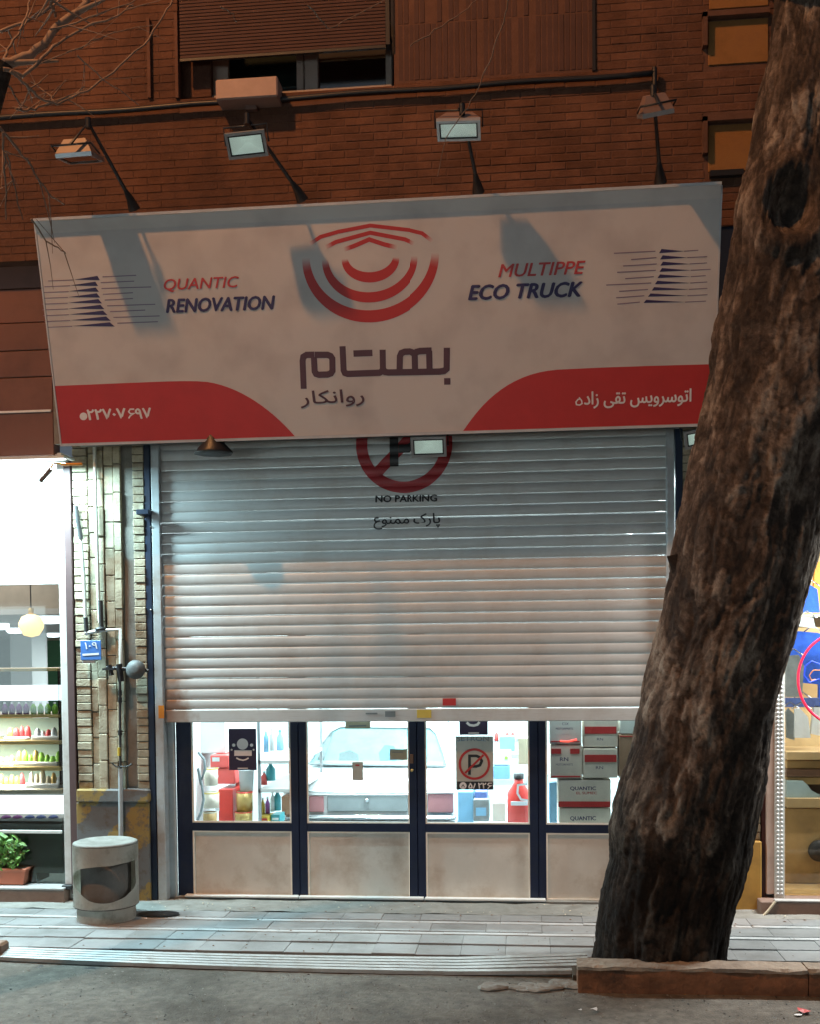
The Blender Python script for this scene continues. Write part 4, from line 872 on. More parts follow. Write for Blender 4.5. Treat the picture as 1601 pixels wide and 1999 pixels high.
# red corner swooshes (clamped to the face)
def bez(p0, p1, p2, p3, n=14): return [tuple(sum(c*q[k] for c, q in zip(((1-t)**3, 3*t*(1-t)**2, 3*t*t*(1-t), t**3), (p0, p1, p2, p3))) for k in (0, 1)) for t in [i/n for i in range(n+1)]]
def clampB(L): return [(min(BW, max(0, a)), max(0.0, b)) for a, b in L]
lp_ = [(90, 870), (104, 754)]+bez((200, 750), (300, 746), (370, 742), (405, 746), 6)+bez((405, 746), (470, 756), (530, 800), (575, 852))+[(577, 870)]
MB().sheet(PB, clampB([PB.px(*p) for p in lp_]), E1).build('red_swoosh', M['red_print'], sg)
rp_ = [(903, 860)]+bez((905, 842), (945, 780), (1000, 728), (1090, 722))+bez((1090, 722), (1200, 716), (1300, 714), (1400, 711), 6)+[(1400, 860)]
MB().sheet(PB, clampB([PB.px(*p) for p in rp_]), E1).build('red_swoosh', M['red_print'], sg)
# emblem
def arcmat():
    m, nt, b = newmat('fading_red_print'); L = nt.links; at_ = N(nt, 'ShaderNodeAttribute', attribute_name='fade'); mx = N(nt, 'ShaderNodeMix', data_type='RGBA'); mx.inputs[6].default_value = (.62, .575, .55, 1); mx.inputs[7].default_value = (.50, .03, .028, 1); L.new(at_.outputs['Fac'], mx.inputs[0]); L.new(mx.outputs[2], b.inputs['Base Color']); b.inputs['Roughness'].default_value = .55; return m
M['fade'] = arcmat()
def fadestroke(pts, w, fades, name='emblem_arc'):
    P = [PB.px(*p) for p in pts]; mb = MB(); mb.stroke(PB, P, w, E1); o = mb.build(name, M['fade'], sg)
    at_ = o.data.attributes.new('fade', 'FLOAT', 'POINT'); n = len(pts)
    for i in range(n): at_.data[i].value = fades[i]; at_.data[i+n].value = fades[i]
PXM = (PB.px(900, 600)[0]-PB.px(700, 600)[0])/200
for (cx_, cy_, rx, ry, wpx, a0) in ((723.5, 500, 127, 120, 18, 5), (722, 505, 88, 78, 15, 4), (722.5, 506, 50, 38, 15, 5)):
    n = 40; pts = []; fd = []; ww = []
    for i in range(n+1):
        an = pi*i/n; pts.append((cx_+rx*cos(an), cy_-2+ry*sin(an) - (cx_-(cx_+rx*cos(an)))*(-.0)+(cx_-(cx_+rx*cos(an)))*.035)); e = min(i, n-i)/n; fd.append(min(1, e*16)); ww.append(PXM*wpx*(.8+.45*sin(an)))
    fadestroke(pts, ww, fd)
def chev(L, w):
    pts = []; 
    for i in range(len(L)-1):
        for k in range(6): t = k/6; pts.append((L[i][0]*(1-t)+L[i+1][0]*t, L[i][1]*(1-t)+L[i+1][1]*t))
    pts.append(L[-1]); n = len(pts); fadestroke(pts, [PXM*w]*n, [min(1, min(i, n-1-i)/4.0) for i in range(n)])
chev([(603, 478), (625, 463), (660, 453), (722, 441), (800, 450), (825, 456), (846, 472)], 7)
chev([(634, 484), (655, 473), (722, 455), (790, 468), (810, 477)], 7.5); chev([(670, 488), (690, 481), (720, 468), (750, 478), (776, 484)], 8)
# words
def word(body, x0, y0, x1, y1, h, m, bold=.02, shear=0): textmesh(body, PB, x0, y0, x1, y1, h, E1+.0014, bold, shear, M[m], 'lettering', sg)
word('QUANTIC', 321, 571, 467, 565, 25, 'salmon_print', .02, .25); word('RENOVATION', 325, 611, 537, 604, 26, 'navy_print', .05, .25)
word('MULTIPPE', 974, 542, 1143, 535, 25, 'salmon_print', .02, .25); word('ECO TRUCK', 916, 586, 1137, 579, 28, 'navy_print', .05, .25)
word("\uFEA9\uFE8D\uFEAF \uFBFD\uFED8\uFE97 \uFEB2\uFBFE\uFEED\uFEAE\uFEB3\uFEEE\uFE97\uFE8D", 1141, 798, 1349, 792, 33, 'white_print', .03)
MB().stroke(PB, [PB.px(*p) for p in ((1131, 776), (1136, 782), (1137, 788), (1132, 791), (1126, 790), (1125, 785), (1129, 780), (1134, 779))], PXM*2.6, E1+.0014).build('lettering', M['white_print'], sg)
word("\uFEAD\uFE8E\uFB91\uFEE7\uFE8D\uFEED\uFEAD", 587, 797, 711, 792, 33, 'plum_print', .012)
word('۲۲۷۰۷', 172, 820, 246, 817, 20, 'white_print', .04); word('۹۷', 266, 818, 296, 816, 20, 'white_print', .04)
MB().stroke(PB, [PB.px(*p) for p in ((262, 799), (254, 799), (251, 804), (255, 808), (262, 807), (254, 812), (251, 817))], PXM*2.8, E1+.0014).build('lettering', M['white_print'], sg); poly(circ(163, 813, 7.5), 'white_print', 'phone_dot', E1+.0014)
# speed stripes either side
def stripes(side):
    for k in range(9):
        y = (545 if side < 0 else 496)+k*11.2-(0 if side < 0 else 0)
        if side < 0:
            tip = 192+ (k/8)**2*33+ (2 if k == 0 else -2); y_ = 544+k*11.3; L_ = 50+k*4; poly([(tip-L_, y_+2.5), (tip+1, y_+3.5), (tip-4-k*.6, y_-5)][::1], 'navy_print', 'speed_stripe')
            MB().stroke(PB, [PB.px(tip+6, y_-3), PB.px(tip+60+random.uniform(-10, 45), y_-6)], PXM*1.9, E1).build('thin_stripe', M['thin_print'], sg)
            MB().stroke(PB, [PB.px(tip-L_-50, y_+5), PB.px(tip-L_, y_+3)], PXM*1.5, E1).build('thin_stripe', M['thin_print'], sg)
        else:
            tip = 1288+6*sin(min(1, k/3)*1.4)-(k/8)**2*36; y_ = 491+k*12.4; L_ = 48+k*4
            poly([(tip-1, y_+4-.3*k), (tip+L_, y_+0), (tip+4, y_-4.5)], 'navy_print', 'speed_stripe')
            MB().stroke(PB, [PB.px(tip-8, y_), PB.px(tip-60-random.uniform(-10, 40), y_+4)], PXM*1.9, E1).build('thin_stripe', M['thin_print'], sg)
            MB().stroke(PB, [PB.px(tip+L_, y_), PB.px(tip+L_+random.uniform(20, 45), y_-2)], PXM*1.5, E1).build('thin_stripe', M['thin_print'], sg)
stripes(-1); stripes(1)
# the shop's name in heavy square strokes (zoomed sheet coordinates: x0=560, y0=660, scale .2248)
def zc(L): return [PB.px(560+x*.2248, 660+y*.2248) for x, y in L]
SWd = PXM*12.2
def st_(L, off, closed=False, w=None): MB().stroke(PB, zc(L), w or SWd, off, closed).build('name_stroke', M['plum_print'], sg)
st_([(144, 442), (134, 200), (140, 165), (168, 148), (236, 146)], E1)
st_([(232, 168), (238, 290), (250, 312), (275, 320), (350, 318), (380, 308), (393, 285), (392, 180), (378, 158), (350, 147), (238, 147)][::1], E1+.0004)
st_([(480, 72), (490, 280), (500, 303), (525, 312), (800, 302), (825, 290), (831, 265), (828, 102)], E1)
st_([(575, 136), (740, 130)], E1)
st_([(832, 270), (850, 296), (880, 300), (1330, 292), (1370, 286), (1392, 268), (1394, 85)], E1+.0004)
st_([(975, 285), (978, 160), (990, 132), (1020, 120), (1070, 118), (1100, 128), (1115, 150), (1118, 285)], E1+.0008)
st_([(1112, 140), (1130, 122), (1160, 114), (1262, 110)], E1+.0014)
st_([(1240, 112), (1244, 285)], E1+.0008)
st_([(1370, 378), (1425, 377)], E1, w=PXM*12.5)
set_base(sg)

# ------------------------------------------------------------------ floodlights
def flood(label, quad, Y, back=False, arm=None, depths=(0, 0, 0, 0), group='floodlights around the sign'):
    """quad: pixel corners TL,TR,BR,BL of the front frame; depths: extra Y per corner"""
    t = thing('floodlight', label, 'floodlight', group)
    C = [at(p[0], p[1], Y+dd) for p, dd in zip(quad, depths)]
    c = sum(C, Vector())/4; u = ((C[1]-C[0])+(C[2]-C[3]))/2; hu = u.length/2; u.normalize()
    v = ((C[0]-C[3])+(C[1]-C[2]))/2; v = v-u*v.dot(u); hv = v.length/2; v.normalize(); n = u.cross(v)   # towards viewer for a facing lamp
    fr = MB(); w = .018
    for (a, b, ha, hb) in ((0, hv-w/2, hu, w/2), (0, -hv+w/2, hu, w/2), (-hu+w/2, 0, w/2, hv-w), (hu-w/2, 0, w/2, hv-w)): fr.obox(c+u*a+v*b, u, v, n, ha, hb, .014)
    fr.build('lamp_frame', M['alu'], t)
    # reflector pyramid
    rf = MB(); q = [c+u*i*(hu-w)+v*j*(hv-w)-n*.003 for i, j in ((-1, -1), (1, -1), (1, 1), (-1, 1))]; q2 = [c+u*i*hu*.12+v*(j*hv*.12+hv*.1)-n*.05 for i, j in ((-1, -1), (1, -1), (1, 1), (-1, 1))]
    rf.add(q+q2, [(0, 1, 5, 4), (1, 2, 6, 5), (2, 3, 7, 6), (3, 0, 4, 7), (4, 5, 6, 7)]); rf.build('reflector', M['flood_reflector'], t)
    MB().obox(c+n*.006, u, v, n, hu-w, hv-w, .0015).build('lens', glass_mat('lens', (.97, .99, .98), .12, .1) if 'lens' not in bpy.data.materials else bpy.data.materials['lens'], t)
    gs = MB(); gw = w*.5
    for (a, b, ha, hb) in ((0, hv-w-gw/2, hu-w, gw/2), (0, -hv+w+gw/2, hu-w, gw/2), (-hu+w+gw/2, 0, gw/2, hv-w-gw), (hu-w-gw/2, 0, gw/2, hv-w-gw)): gs.obox(c+u*a+v*b+n*.009, u, v, n, ha, hb, .0012)
    gs.build('lens_gasket', M['black'], t)
    bk = MB(); q = [c+u*i*hu+v*j*hv-n*.014 for i, j in ((-1, -1), (1, -1), (1, 1), (-1, 1))]; q2 = [c+u*i*hu*.6+v*j*hv*.55-n*.11 for i, j in ((-1, -1), (1, -1), (1, 1), (-1, 1))]
    bk.add(q+q2, [(1, 0, 4, 5), (2, 1, 5, 6), (3, 2, 6, 7), (0, 3, 7, 4), (7, 6, 5, 4)]); bk.build('housing', M['flood_body'], t)
    br = MB(); tp = c+v*(hv+.03)-n*.06
    br.tube([c-u*(hu+.012)-n*.02, c-u*(hu+.012)+v*(hv+.02)-n*.06, c+u*(hu+.012)+v*(hv+.02)-n*.06, c+u*(hu+.012)-n*.02], .007, 6); br.build('bracket', M['dark_metal'], t)
    if arm:
        (bx_, by_, bY), (ex_, ey_, eY) = arm; p0 = at(bx_, by_, bY); p1 = at(ex_, ey_, eY)
        ar = MB(); ar.tube([p0, p1, tp], [.014, .011, .010], 8); ar.build('arm', M['dark_metal'], t)
        MB().tube([p0+(p1-p0)*.0-Vector((0, 0, .02)), p0+(p1-p0)*.10, p0+(p1-p0)*.22], [.045, .028, .013], 8).build('arm_foot', M['black'], t)
        MB().tube([p1+Vector((0, 0, .03)), p1-Vector((0, 0, .04))], .02, 8).build('arm_joint', M['dark_metal'], t)
    set_base(t); return t
ay = -.84
flood('leftmost floodlight above the sign, tipped so only its lens edge shows', [(103, 306), (188, 299), (194, 314), (140, 318)], -1.34, arm=((262, 404, ay), (172, 240, -1.35)), depths=(0, 0, .24, .24))
flood('second floodlight above the sign, square pale lens tilted to the street', [(430, 262), (511, 254), (528, 303), (455, 312)], -1.36, arm=((590, 386, ay), (482, 232, -1.35)), depths=(0, 0, .10, .10))
flood('third floodlight above the sign, wide lens with a bright triangle', [(849, 235), (936, 233), (942, 272), (859, 275)], -1.36, arm=((935, 371, ay), (903, 213, -1.35)), depths=(0, 0, .14, .14))
flood('rightmost floodlight above the sign seen from its brown back', [(1236, 232), (1302, 220), (1318, 212), (1262, 224)], -1.36, arm=((1290, 352, ay), (1276, 178, -1.35)), depths=(0, 0, .22, .22))
flood('floodlight under the sign in front of the painted ring', [(799, 853), (868, 852), (876, 890), (808, 893)], -.47, depths=(0, 0, .06, .06))
flood('floodlight under the right sign corner beside the trunk', [(1331, 845), (1384, 832), (1388, 868), (1342, 876)], -.47, depths=(0, 0, .06, .06))
t = thing('floodlight', 'dark funnel-backed floodlight peeping under the left half of the sign', 'floodlight', 'floodlights around the sign')
c = at(416, 864, -.45); MB().lathe(c+Vector((0, 0, .06)), [(.0, .05), (.07, .04), (.09, -.07), (.15, -.135), (.15, -.145), (.0, -.145)], 8).build('housing', M['black'], t); MB().tube([c+Vector((0, 0, .05)), c+Vector((0, .1, .2))], .012, 6).build('bracket', M['dark_metal'], t); set_base(t)

# ------------------------------------------------------------------ tree trunk
prof_l = [(-60, 1512, 1700), (0, 1508, 1698), (100, 1497, 1694), (200, 1478, 1690), (300, 1462, 1688), (400, 1434, 1684), (480, 1422, 1680), (560, 1410, 1676), (650, 1388, 1668), (720, 1386, 1660), (830, 1365, 1645), (900, 1352, 1632), (950, 1345, 1620), (1060, 1320, 1603), (1100, 1313, 1597), (1200, 1290, 1566), (1300, 1262, 1534), (1400, 1243, 1513), (1450, 1238, 1506), (1500, 1222, 1500), (1560, 1203, 1489), (1620, 1192, 1480), (1680, 1194, 1470), (1720, 1183, 1456), (1800, 1171, 1434), (1850, 1166, 1427), (1895, 1155, 1424), (1940, 1145, 1428)]
def interp(tab, y, k):
    for i in range(len(tab)-1):
        if tab[i][0] <= y <= tab[i+1][0]:
            t = (y-tab[i][0])/(tab[i+1][0]-tab[i][0]); return tab[i][k]*(1-t)+tab[i+1][k]*t
    return tab[-1][k]
def trunkY(y): return -1.50-.32*max(0, (1890-y)/1950)
NA, NZ = 200, 640
kn = at(1547, 395, trunkY(395)-.35)
tr = thing('street_tree', 'large leaning street tree with mottled bark and a knot hollow', 'tree')
vs = []; fs = []; plate = []
for j in range(NZ):
    py = -60+(2000)*j/(NZ-1); Yc = trunkY(py); xl, xr = interp(prof_l, py, 1), interp(prof_l, py, 2)
    A, B = at(xl, py, Yc), at(xr, py, Yc); c = (A+B)/2; r = (B-A).length/2
    for i in range(NA):
        th = 2*pi*i/NA; d = Vector((cos(th), sin(th)*.92, 0)); p = c+d*r
        q = Vector((d.x*1.6, d.y*1.6, p.z*.8)); q2 = Vector((d.x*5, d.y*5, p.z*2.2)); q3 = Vector((d.x*14, d.y*14, p.z*7))
        dd = .055*noise.noise(q)+.020*noise.noise(q2)+.008*noise.noise(q3)+.006*noise.noise(q3*2.7)
        wq = Vector((d.x*3.2, d.y*3.2, p.z*1.9)); wq += noise.noise_vector(wq*1.3)*.55; vd, vp = noise.voronoi(wq*1.5); e_ = vd[1]-vd[0]
        w2 = wq*3.6+noise.noise_vector(wq*4)*.5; v2, p2 = noise.voronoi(w2); e2 = v2[1]-v2[0]; cv = noise.cell(vp[0]*7.3); cv2 = noise.cell(p2[0]*5.1)
        dd += .009*cv*min(1, e_*5)-.008*max(0, 1-e_*8)+.005*cv2*min(1, e2*4)-.004*max(0, 1-e2*7)+.006*noise.noise(q3*1.7+Vector((5, 5, 5)))
        plate.append(.55*(cv*.5+.5)+.45*(cv2*.5+.5)-.35*max(0, 1-e_*6)-.2*max(0, 1-e2*5))
        rl = abs(noise.noise(Vector((d.x*7, d.y*7, p.z*3.1))+Vector((3, 1, 2)))); dd -= .012*max(0, .22-rl)/.22*.8
        dd += .05*max(0, noise.noise(Vector((d.x*2.2, d.y*2.2, p.z*1.3+7)))-.25)
        side = abs(cos(th)); dd *= (1-.30*side**3)
        p = p+d*dd
        w = (p-kn); rr = math.hypot(w.x*1.0, w.z*.75)
        if d.y < .1:
            if rr < .13: p.y += .16*(1-(rr/.13)**2)
            elif rr < .24: p.y -= .05*sin(pi*(rr-.13)/.11)
        vs.append(tuple(p))
for j in range(NZ-1):
    for i in range(NA): fs.append((j*NA+i, (j+1)*NA+i, (j+1)*NA+(i+1) % NA, j*NA+(i+1) % NA))
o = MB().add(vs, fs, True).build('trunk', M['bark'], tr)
at_ = o.data.attributes.new('plate', 'FLOAT', 'POINT'); at_.data.foreach_set('value', plate)
# limbs above the frame carry on upwards so the trunk does not end in mid-air
topc = at(1606, -50, trunkY(-50))
def limb(root, p0, p1, r0, r1, name='branch', seg=6, wob=.08, n=7, m='bark'):
    P = []; Rr = []
    for i in range(seg+1):
        t = i/seg; p = Vector(p0).lerp(Vector(p1), t)+Vector((noise.noise(Vector((t*3, p0[0], 1))), noise.noise(Vector((t*3, p0[1], 9))), noise.noise(Vector((t*3, p0[2], 4)))))*wob*sin(pi*t)*2; P.append(p); Rr.append(r0*(1-t)+r1*t)
    MB().tube(P, Rr, n).build(name, M[m], root); return P
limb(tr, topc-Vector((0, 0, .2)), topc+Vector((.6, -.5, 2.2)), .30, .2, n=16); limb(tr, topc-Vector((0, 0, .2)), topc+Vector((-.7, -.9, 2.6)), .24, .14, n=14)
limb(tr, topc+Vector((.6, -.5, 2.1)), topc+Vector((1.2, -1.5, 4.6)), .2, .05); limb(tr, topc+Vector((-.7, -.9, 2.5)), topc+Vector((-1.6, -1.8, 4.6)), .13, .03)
# torn bark chips standing off the left edge
q = at(1318, 1098, trunkY(1098)-.1); MB().add([q+Vector((-.05, 0, .04)), q+Vector((.06, -.02, .06)), q+Vector((.05, 0, -.10)), q+Vector((-.01, .02, -.07)), q+Vector((0, .05, 0))], [(0, 1, 2, 3), (0, 4, 1), (1, 4, 2), (2, 4, 3), (3, 4, 0)]).build('bark_flake', M['bark'], tr)
set_base(tr)

# ------------------------------------------------------------------ bare branches at top left, from a tree just outside the frame
t2 = thing('bare_tree', 'bare twiggy street tree reaching in from the upper left corner', 'tree')
TY = -2.5
base = at(-150, 1850, TY); base.z = ZR
P = [base, at(-120, 1200, TY), at(-90, 600, TY), at(-40, 250, TY), at(5, 125, TY)]
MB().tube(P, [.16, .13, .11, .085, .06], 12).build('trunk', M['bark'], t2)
rnd = random.Random(5)
def twig(pts, r0, r1, dy=0.0, depth=1, name='branch'):
    W_ = [at(x, y, TY+dy+.10*k) for k, (x, y) in enumerate(pts)]
    # smooth subdivide
    Q = []
    for i in range(len(W_)-1):
        for k in range(4): Q.append(W_[i].lerp(W_[i+1], k/4)+Vector((rnd.uniform(-.006, .006), rnd.uniform(-.01, .01), rnd.uniform(-.006, .006))))
    Q.append(W_[-1]); n = len(Q); MB().tube(Q, [r0+(r1-r0)*i/(n-1) for i in range(n)], 6).build(name, M['twig'], t2)
    if depth > 0:
        for s_ in range(3 if depth > 1 else 2):
            i = rnd.randrange(1, n-1); p = Q[i]; d = (Q[min(i+1, n-1)]-Q[i-1]).normalized(); a = Vector((rnd.uniform(-1, 1), rnd.uniform(-.5, .5), rnd.uniform(-1, 1))).normalized(); d2 = (d*.9+a*.8).normalized(); L_ = rnd.uniform(.10, .32)
            R_ = [p, p+d2*L_*.5+a*.02, p+d2*L_+a*.06]; MB().tube(R_, [r1*1.1, r1*.8, r1*.4], 5).build('twig', M['twig'], t2)
tw = [([(5, 125), (60, 110), (110, 60), (165, 10), (185, -30)], .030, .018), ([(5, 135), (45, 150), (95, 100), (130, 70), (230, 30), (260, 10)], .014, .004), ([(20, 140), (50, 165), (80, 195), (110, 205), (170, 178), (220, 140), (280, 90), (320, 30), (340, -10)], .008, .005),
      ([(30, 215), (60, 215), (90, 205), (140, 190), (165, 170)], .009, .005), ([(5, 150), (25, 180), (40, 205), (60, 215)], .008, .003), ([(0, 250), (30, 285), (60, 325), (95, 380), (125, 400)], .009, .004), ([(5, 120), (20, 90), (50, 50), (75, -5)], .009, .003),
      ([(95, -10), (103, 15), (108, 33)], .013, .008), ([(5, 260), (10, 330), (12, 430)], .007, .004), ([(12, 300), (30, 370), (45, 430)], .006, .003), ([(110, 205), (100, 190), (60, 160)], .005, .003), ([(150, 110), (200, 155), (270, 205)], .0045, .002),
      ([(60, 430), (90, 470), (120, 490), (128, 495)], .005, .003), ([(130, 105), (180, 80), (240, 60), (300, 50)], .005, .002), ([(100, 60), (160, 40), (220, 20), (280, -10)], .006, .003), ([(40, 60), (55, 30), (60, -10)], .007, .004), ([(0, 60), (60, 40), (110, 10), (140, -20)], .010, .006)]
for pts, r0, r1 in tw: twig(pts, r0*1.0, r1, rnd.uniform(-.3, .3), 2)
for pts in ([(800, 90), (850, 60), (905, 25), (940, -10)], [(995, -10), (985, 40), (960, 110), (940, 160), (915, 210), (870, 270), (855, 345)], [(600, 10), (640, 60), (700, 30), (760, -5)], [(430, 15), (455, 30), (462, 45)]): twig(pts, .0042, .0025, .3, 0, 'twig')
set_base(t2)

# ------------------------------------------------------------------ litter bin of cast concrete
bn = thing('litter_bin', 'round concrete litter bin with a scooped crescent opening', 'litter bin')
Yb = -.62
bl_, br_ = at(147, 1720, Yb), at(267, 1720, Yb); bc = (bl_+br_)/2; r = (br_.x-bl_.x)/2; bz = sw_z(Yb); zt_ = at(205, 1650, Yb-.1).z
hgt = zt_-bz
n = 64; m_ = 60; vs = []; fs = []
def binr(h):       # ledge near the foot
    return r*(.90 if h < .17 else (.97 if h < .20 else 1.0))
shell = []
for j in range(m_+1):
    h = j/m_; z = bz+h*hgt
    for i in range(n):
        th = 2*pi*i/n; shell.append((bc.x+binr(h)*cos(th), bc.y+binr(h)*sin(th), z))
def open_at(th, h):  # crescent centred slightly right of front (th=-90deg)
    x = (th+pi/2)-.22; x = (x+pi) % (2*pi)-pi
    w = 1.28; c0 = .52-.02*x
    if abs(x+.0) > w: return False
    up = .76+.03*x; lo = .28+.24*abs(x/w)**1.7-.04*x
    if x < 0: up = .76-.17*(abs(x)/w)**2.6
    return lo < h < up
keepf = []; inner = []
for j in range(m_):
    for i in range(n):
        th = 2*pi*(i+.5)/n; h = (j+.5)/m_
        if not open_at(th if th < pi else th-2*pi, h): keepf.append((j*n+i, j*n+(i+1) % n, (j+1)*n+(i+1) % n, (j+1)*n+i))
bm = bmesh.new(); V = [bm.verts.new(v) for v in shell]
for f_ in keepf: bm.faces.new([V[k] for k in f_])
# smooth the stepped rim of the opening
bd_e = [v for v in bm.verts if v.link_faces and any(len(e.link_faces) == 1 for e in v.link_edges) and bz+.1*hgt < v.co.z < bz+.95*hgt]
for it in range(6):
    new = {}
    for v in bd_e:
        nb = [e.other_vert(v).co for e in v.link_edges if len(e.link_faces) == 1]
        if len(nb) >= 2:
            c_ = sum(nb, Vector())/len(nb); c_ = v.co.lerp(c_, .5); k = Vector((c_.x-bc.x, c_.y-bc.y)); k = k.normalized()*r; new[v] = Vector((bc.x+k.x, bc.y+k.y, c_.z))
    for v, c_ in new.items(): v.co = c_
for v in list(bm.verts):
    if not v.link_faces: bm.verts.remove(v)
bmesh.ops.solidify(bm, geom=bm.faces[:], thickness=.055)
bmesh.ops.recalc_face_normals(bm, faces=bm.faces)
me = bpy.data.meshes.new('bin_body'); bm.to_mesh(me); bm.free(); me.materials.append(M['bin'])
for p in me.polygons: p.use_smooth = False
o = bpy.data.objects.new('bin_body', me); col.objects.link(o); o.parent = bn
MB().lathe((bc.x, bc.y, bz+hgt), [(r*.98, -.0), (r*.99, .012), (r*.9, .02), (r*.80, .012), (r*.5, .006), (0, .004)], 40).build('bin_top', M['concrete'], bn)
MB().lathe((bc.x, bc.y, bz+.22*hgt), [(r*.765, 0), (r*.765, hgt*.74), (r*.2, hgt*.75)], 32).build('shade_liner', M['bin_in'], bn)  # added dark liner; shade inside the bin is put into its colour
fl = MB(); rg_ = [Vector((bc.x+.76*r*cos(2*pi*i/32), bc.y+.76*r*sin(2*pi*i/32), bz+hgt*(.43+.16*sin(2*pi*i/32)+.05*cos(2*pi*i/32)))) for i in range(32)]; fl.prism(rg_, (0, 0, -.03)).build('inner_chute', M['bin'], bn)
MB().lathe((bc.x, bc.y, bz+.19*hgt), [(r*.97, -.006), (r*1.0, .0), (r*.97, .006)], 48).build('bin_groove', M['bin_in'], bn)
set_base(bn)

# ------------------------------------------------------------------ pipes, gas regulator, house number
PY = -.10
gp = thing('gas_pipe', 'long white gas pipe dropping down the left brick pillar to the regulator', 'pipe')
def pp(L, Y=PY): return [at(x, y, Y) for x, y in L]
MB().tube(pp([(184, 868), (187, 1000), (193, 1190), (195, 1215)]), .014, 10).build('riser', M['pipe_white'], gp)
MB().tube(pp([(196, 1172), (197, 1200), (198, 1226)]), .02, 8).build('coupling', M['pipe_black'], gp)
MB().tube(pp([(166, 1236), (195, 1231), (234, 1228), (236, 1300)]), .016, 10).build('elbow_run', M['pipe_white'], gp)
MB().lathe(at(197, 1226, PY), [(0, -.02), (.045, -.02), (.045, 0), (.02, .01), (0, .01)], 14).build('flange', M['dark_metal'], gp)
set_base(gp)
g2 = thing('gas_pipe', 'short white conduit slanting down the pillar beside the shop frame', 'pipe')
MB().tube(pp([(155, 1036), (158, 1060), (163, 1120), (168, 1226)]), .014, 10).build('riser', M['pipe_white'], g2); MB().tube(pp([(148, 988), (152, 1018), (158, 1052)]), .02, 8).build('sleeve', M['pipe_black'], g2); MB().tube(pp([(167, 1205), (169, 1232)]), .02, 8).build('coupling', M['pipe_black'], g2); set_base(g2)
g3 = thing('gas_regulator', 'round grey gas regulator with black valves on the left pillar', 'regulator')
c = at(265, 1307, PY-.05); MB().lathe(c, [(0, -.04), (.045, -.04), (.06, -.02), (.078, 0), (.078, .012), (.06, .018), (.05, .03), (.02, .034), (0, .034)], 22, (0, -1, .15)).build('dial_body', M['reg_grey'], g3)
MB().tube(pp([(208, 1303), (240, 1305), (290, 1309)], PY-.03), .015, 10).build('cross_pipe', M['dark_metal'], g3)
MB().tube(pp([(213, 1298), (218, 1318)], PY-.04), .02, 8).build('valve', M['black'], g3); MB().tube(pp([(232, 1296), (236, 1330)], PY-.03), .026, 8).build('valve_body', M['black'], g3)
q = at(212, 1306, PY-.05); MB().obox(q, Vector((1, 0, 0)), Vector((0, 0, 1)), Vector((0, 1, 0)), .05, .008, .012).build('valve_handle', M['black'], g3); set_base(g3)
g4 = thing('drain_pipe', 'dark pipe with collars running down from the regulator behind the bin', 'pipe')
MB().tube(pp([(234, 1330), (234, 1400), (235, 1500)]), .011, 8).build('upper_pipe', M['pipe_black'], g4); MB().tube(pp([(235, 1500), (236, 1640), (237, 1700)]), .019, 12).build('lower_pipe', M['galv'], g4)
for yy in (1352, 1366, 1430): MB().tube(pp([(234, yy-5), (234, yy+5)]), .017, 8).build('collar', M['black'], g4)
MB().tube(pp([(232, 1459), (232, 1475)], PY-.013), .012, 8).build('yellow_tag', M['yellow'], g4); MB().tube(pp([(219, 1490), (226, 1496), (248, 1496), (258, 1491)], PY-.02), .006, 6).build('clamp', M['black'], g4); set_base(g4)
npl = thing('house_number_plate', 'blue enamel house number plate on the left brick pillar', 'plate')
pq = yplane(PY-.035); a, b_, c, d = rect(pq, 157, 1250, 197, 1288); MB().box((a, PY-.035, b_), (c, PY-.028, d), .003).build('plate', M['plate_blue'], npl)
textmesh('۱۰۹', pq, 166, 1267, 190, 1266, 13, .002, .01, mat=M['plate_white'], parent=npl); MB().stroke(pq, [pq.px(161, 1278), pq.px(193, 1276)], .016, .002).build('white_band', M['plate_white'], npl)
pbox(160, 1288, 184, 1294, PY-.03, PY, .002).build('plate_bracket', M['galv'], npl); set_base(npl)

# ------------------------------------------------------------------ left shop (pastry shop)
ls = thing('pastry_shop', 'left bright pastry shop front with white lit fascia and pale frame', 'shop')
X0 = at(-420, 1400, 0).x
xf = at(133, 1300, -.04).x
MB().box((at(119, 1300, -.04).x, -.05, 0), (xf, .05, at(100, 905, 0).z), .004).build('frame_post', M['white_metal'], ls)
pbox(131, 905, 145, 1745, -.07, -.02, .004).build('brown_trim', mat('brown_trim', (.10, .06, .06), .5), ls)
a, b_, c, d = rect(yplane(.0), -420, 912, 119, 1142); MB().box((X0, -.01, b_), (c, .03, d)).build('lit_fascia', M['em_panel'], ls)  # panel's own glow stands in for the LED strip's light on it
a, b_, c, d = rect(yplane(-.05), -420, 899, 134, 911); MB().box((X0, -.14, b_), (c, .0, d), .004).build('fascia_trim', M['white_metal'], ls)
MB().box((X0, .0, 0), (at(119, 1300, -.04).x, .012, rect(yplane(0), 0, 1150, 10, 1621)[1])).build('lower_pane', M['glass_dim'], ls)
MB().box((X0, .002, rect(yplane(0), 0, 1150, 10, 1616)[1]), (at(119, 1300, -.04).x, .008, rect(yplane(0), 0, 1142, 10, 1616)[3])).build('pane', M['glass'], ls)
for yy, h in ((1622, 3), (1142, 3)): pbox(-420, yy-h, 120, yy+h, -.02, .0, .003).build('glazing_bar', M['white_metal'], ls)
MB().box((X0, -.16, -.03), (at(125, 1745, -.16).x, .02, .09), .006).build('step', M['step_stone'], ls); MB().box((X0, -.17, .09), (at(125, 1745, -.16).x, .02, .108), .004).build('step_slab', M['tile_line'], ls)
pbox(120, 1728, 140, 1736, -.12, -.05, .003).build('latch', M['black'], ls)
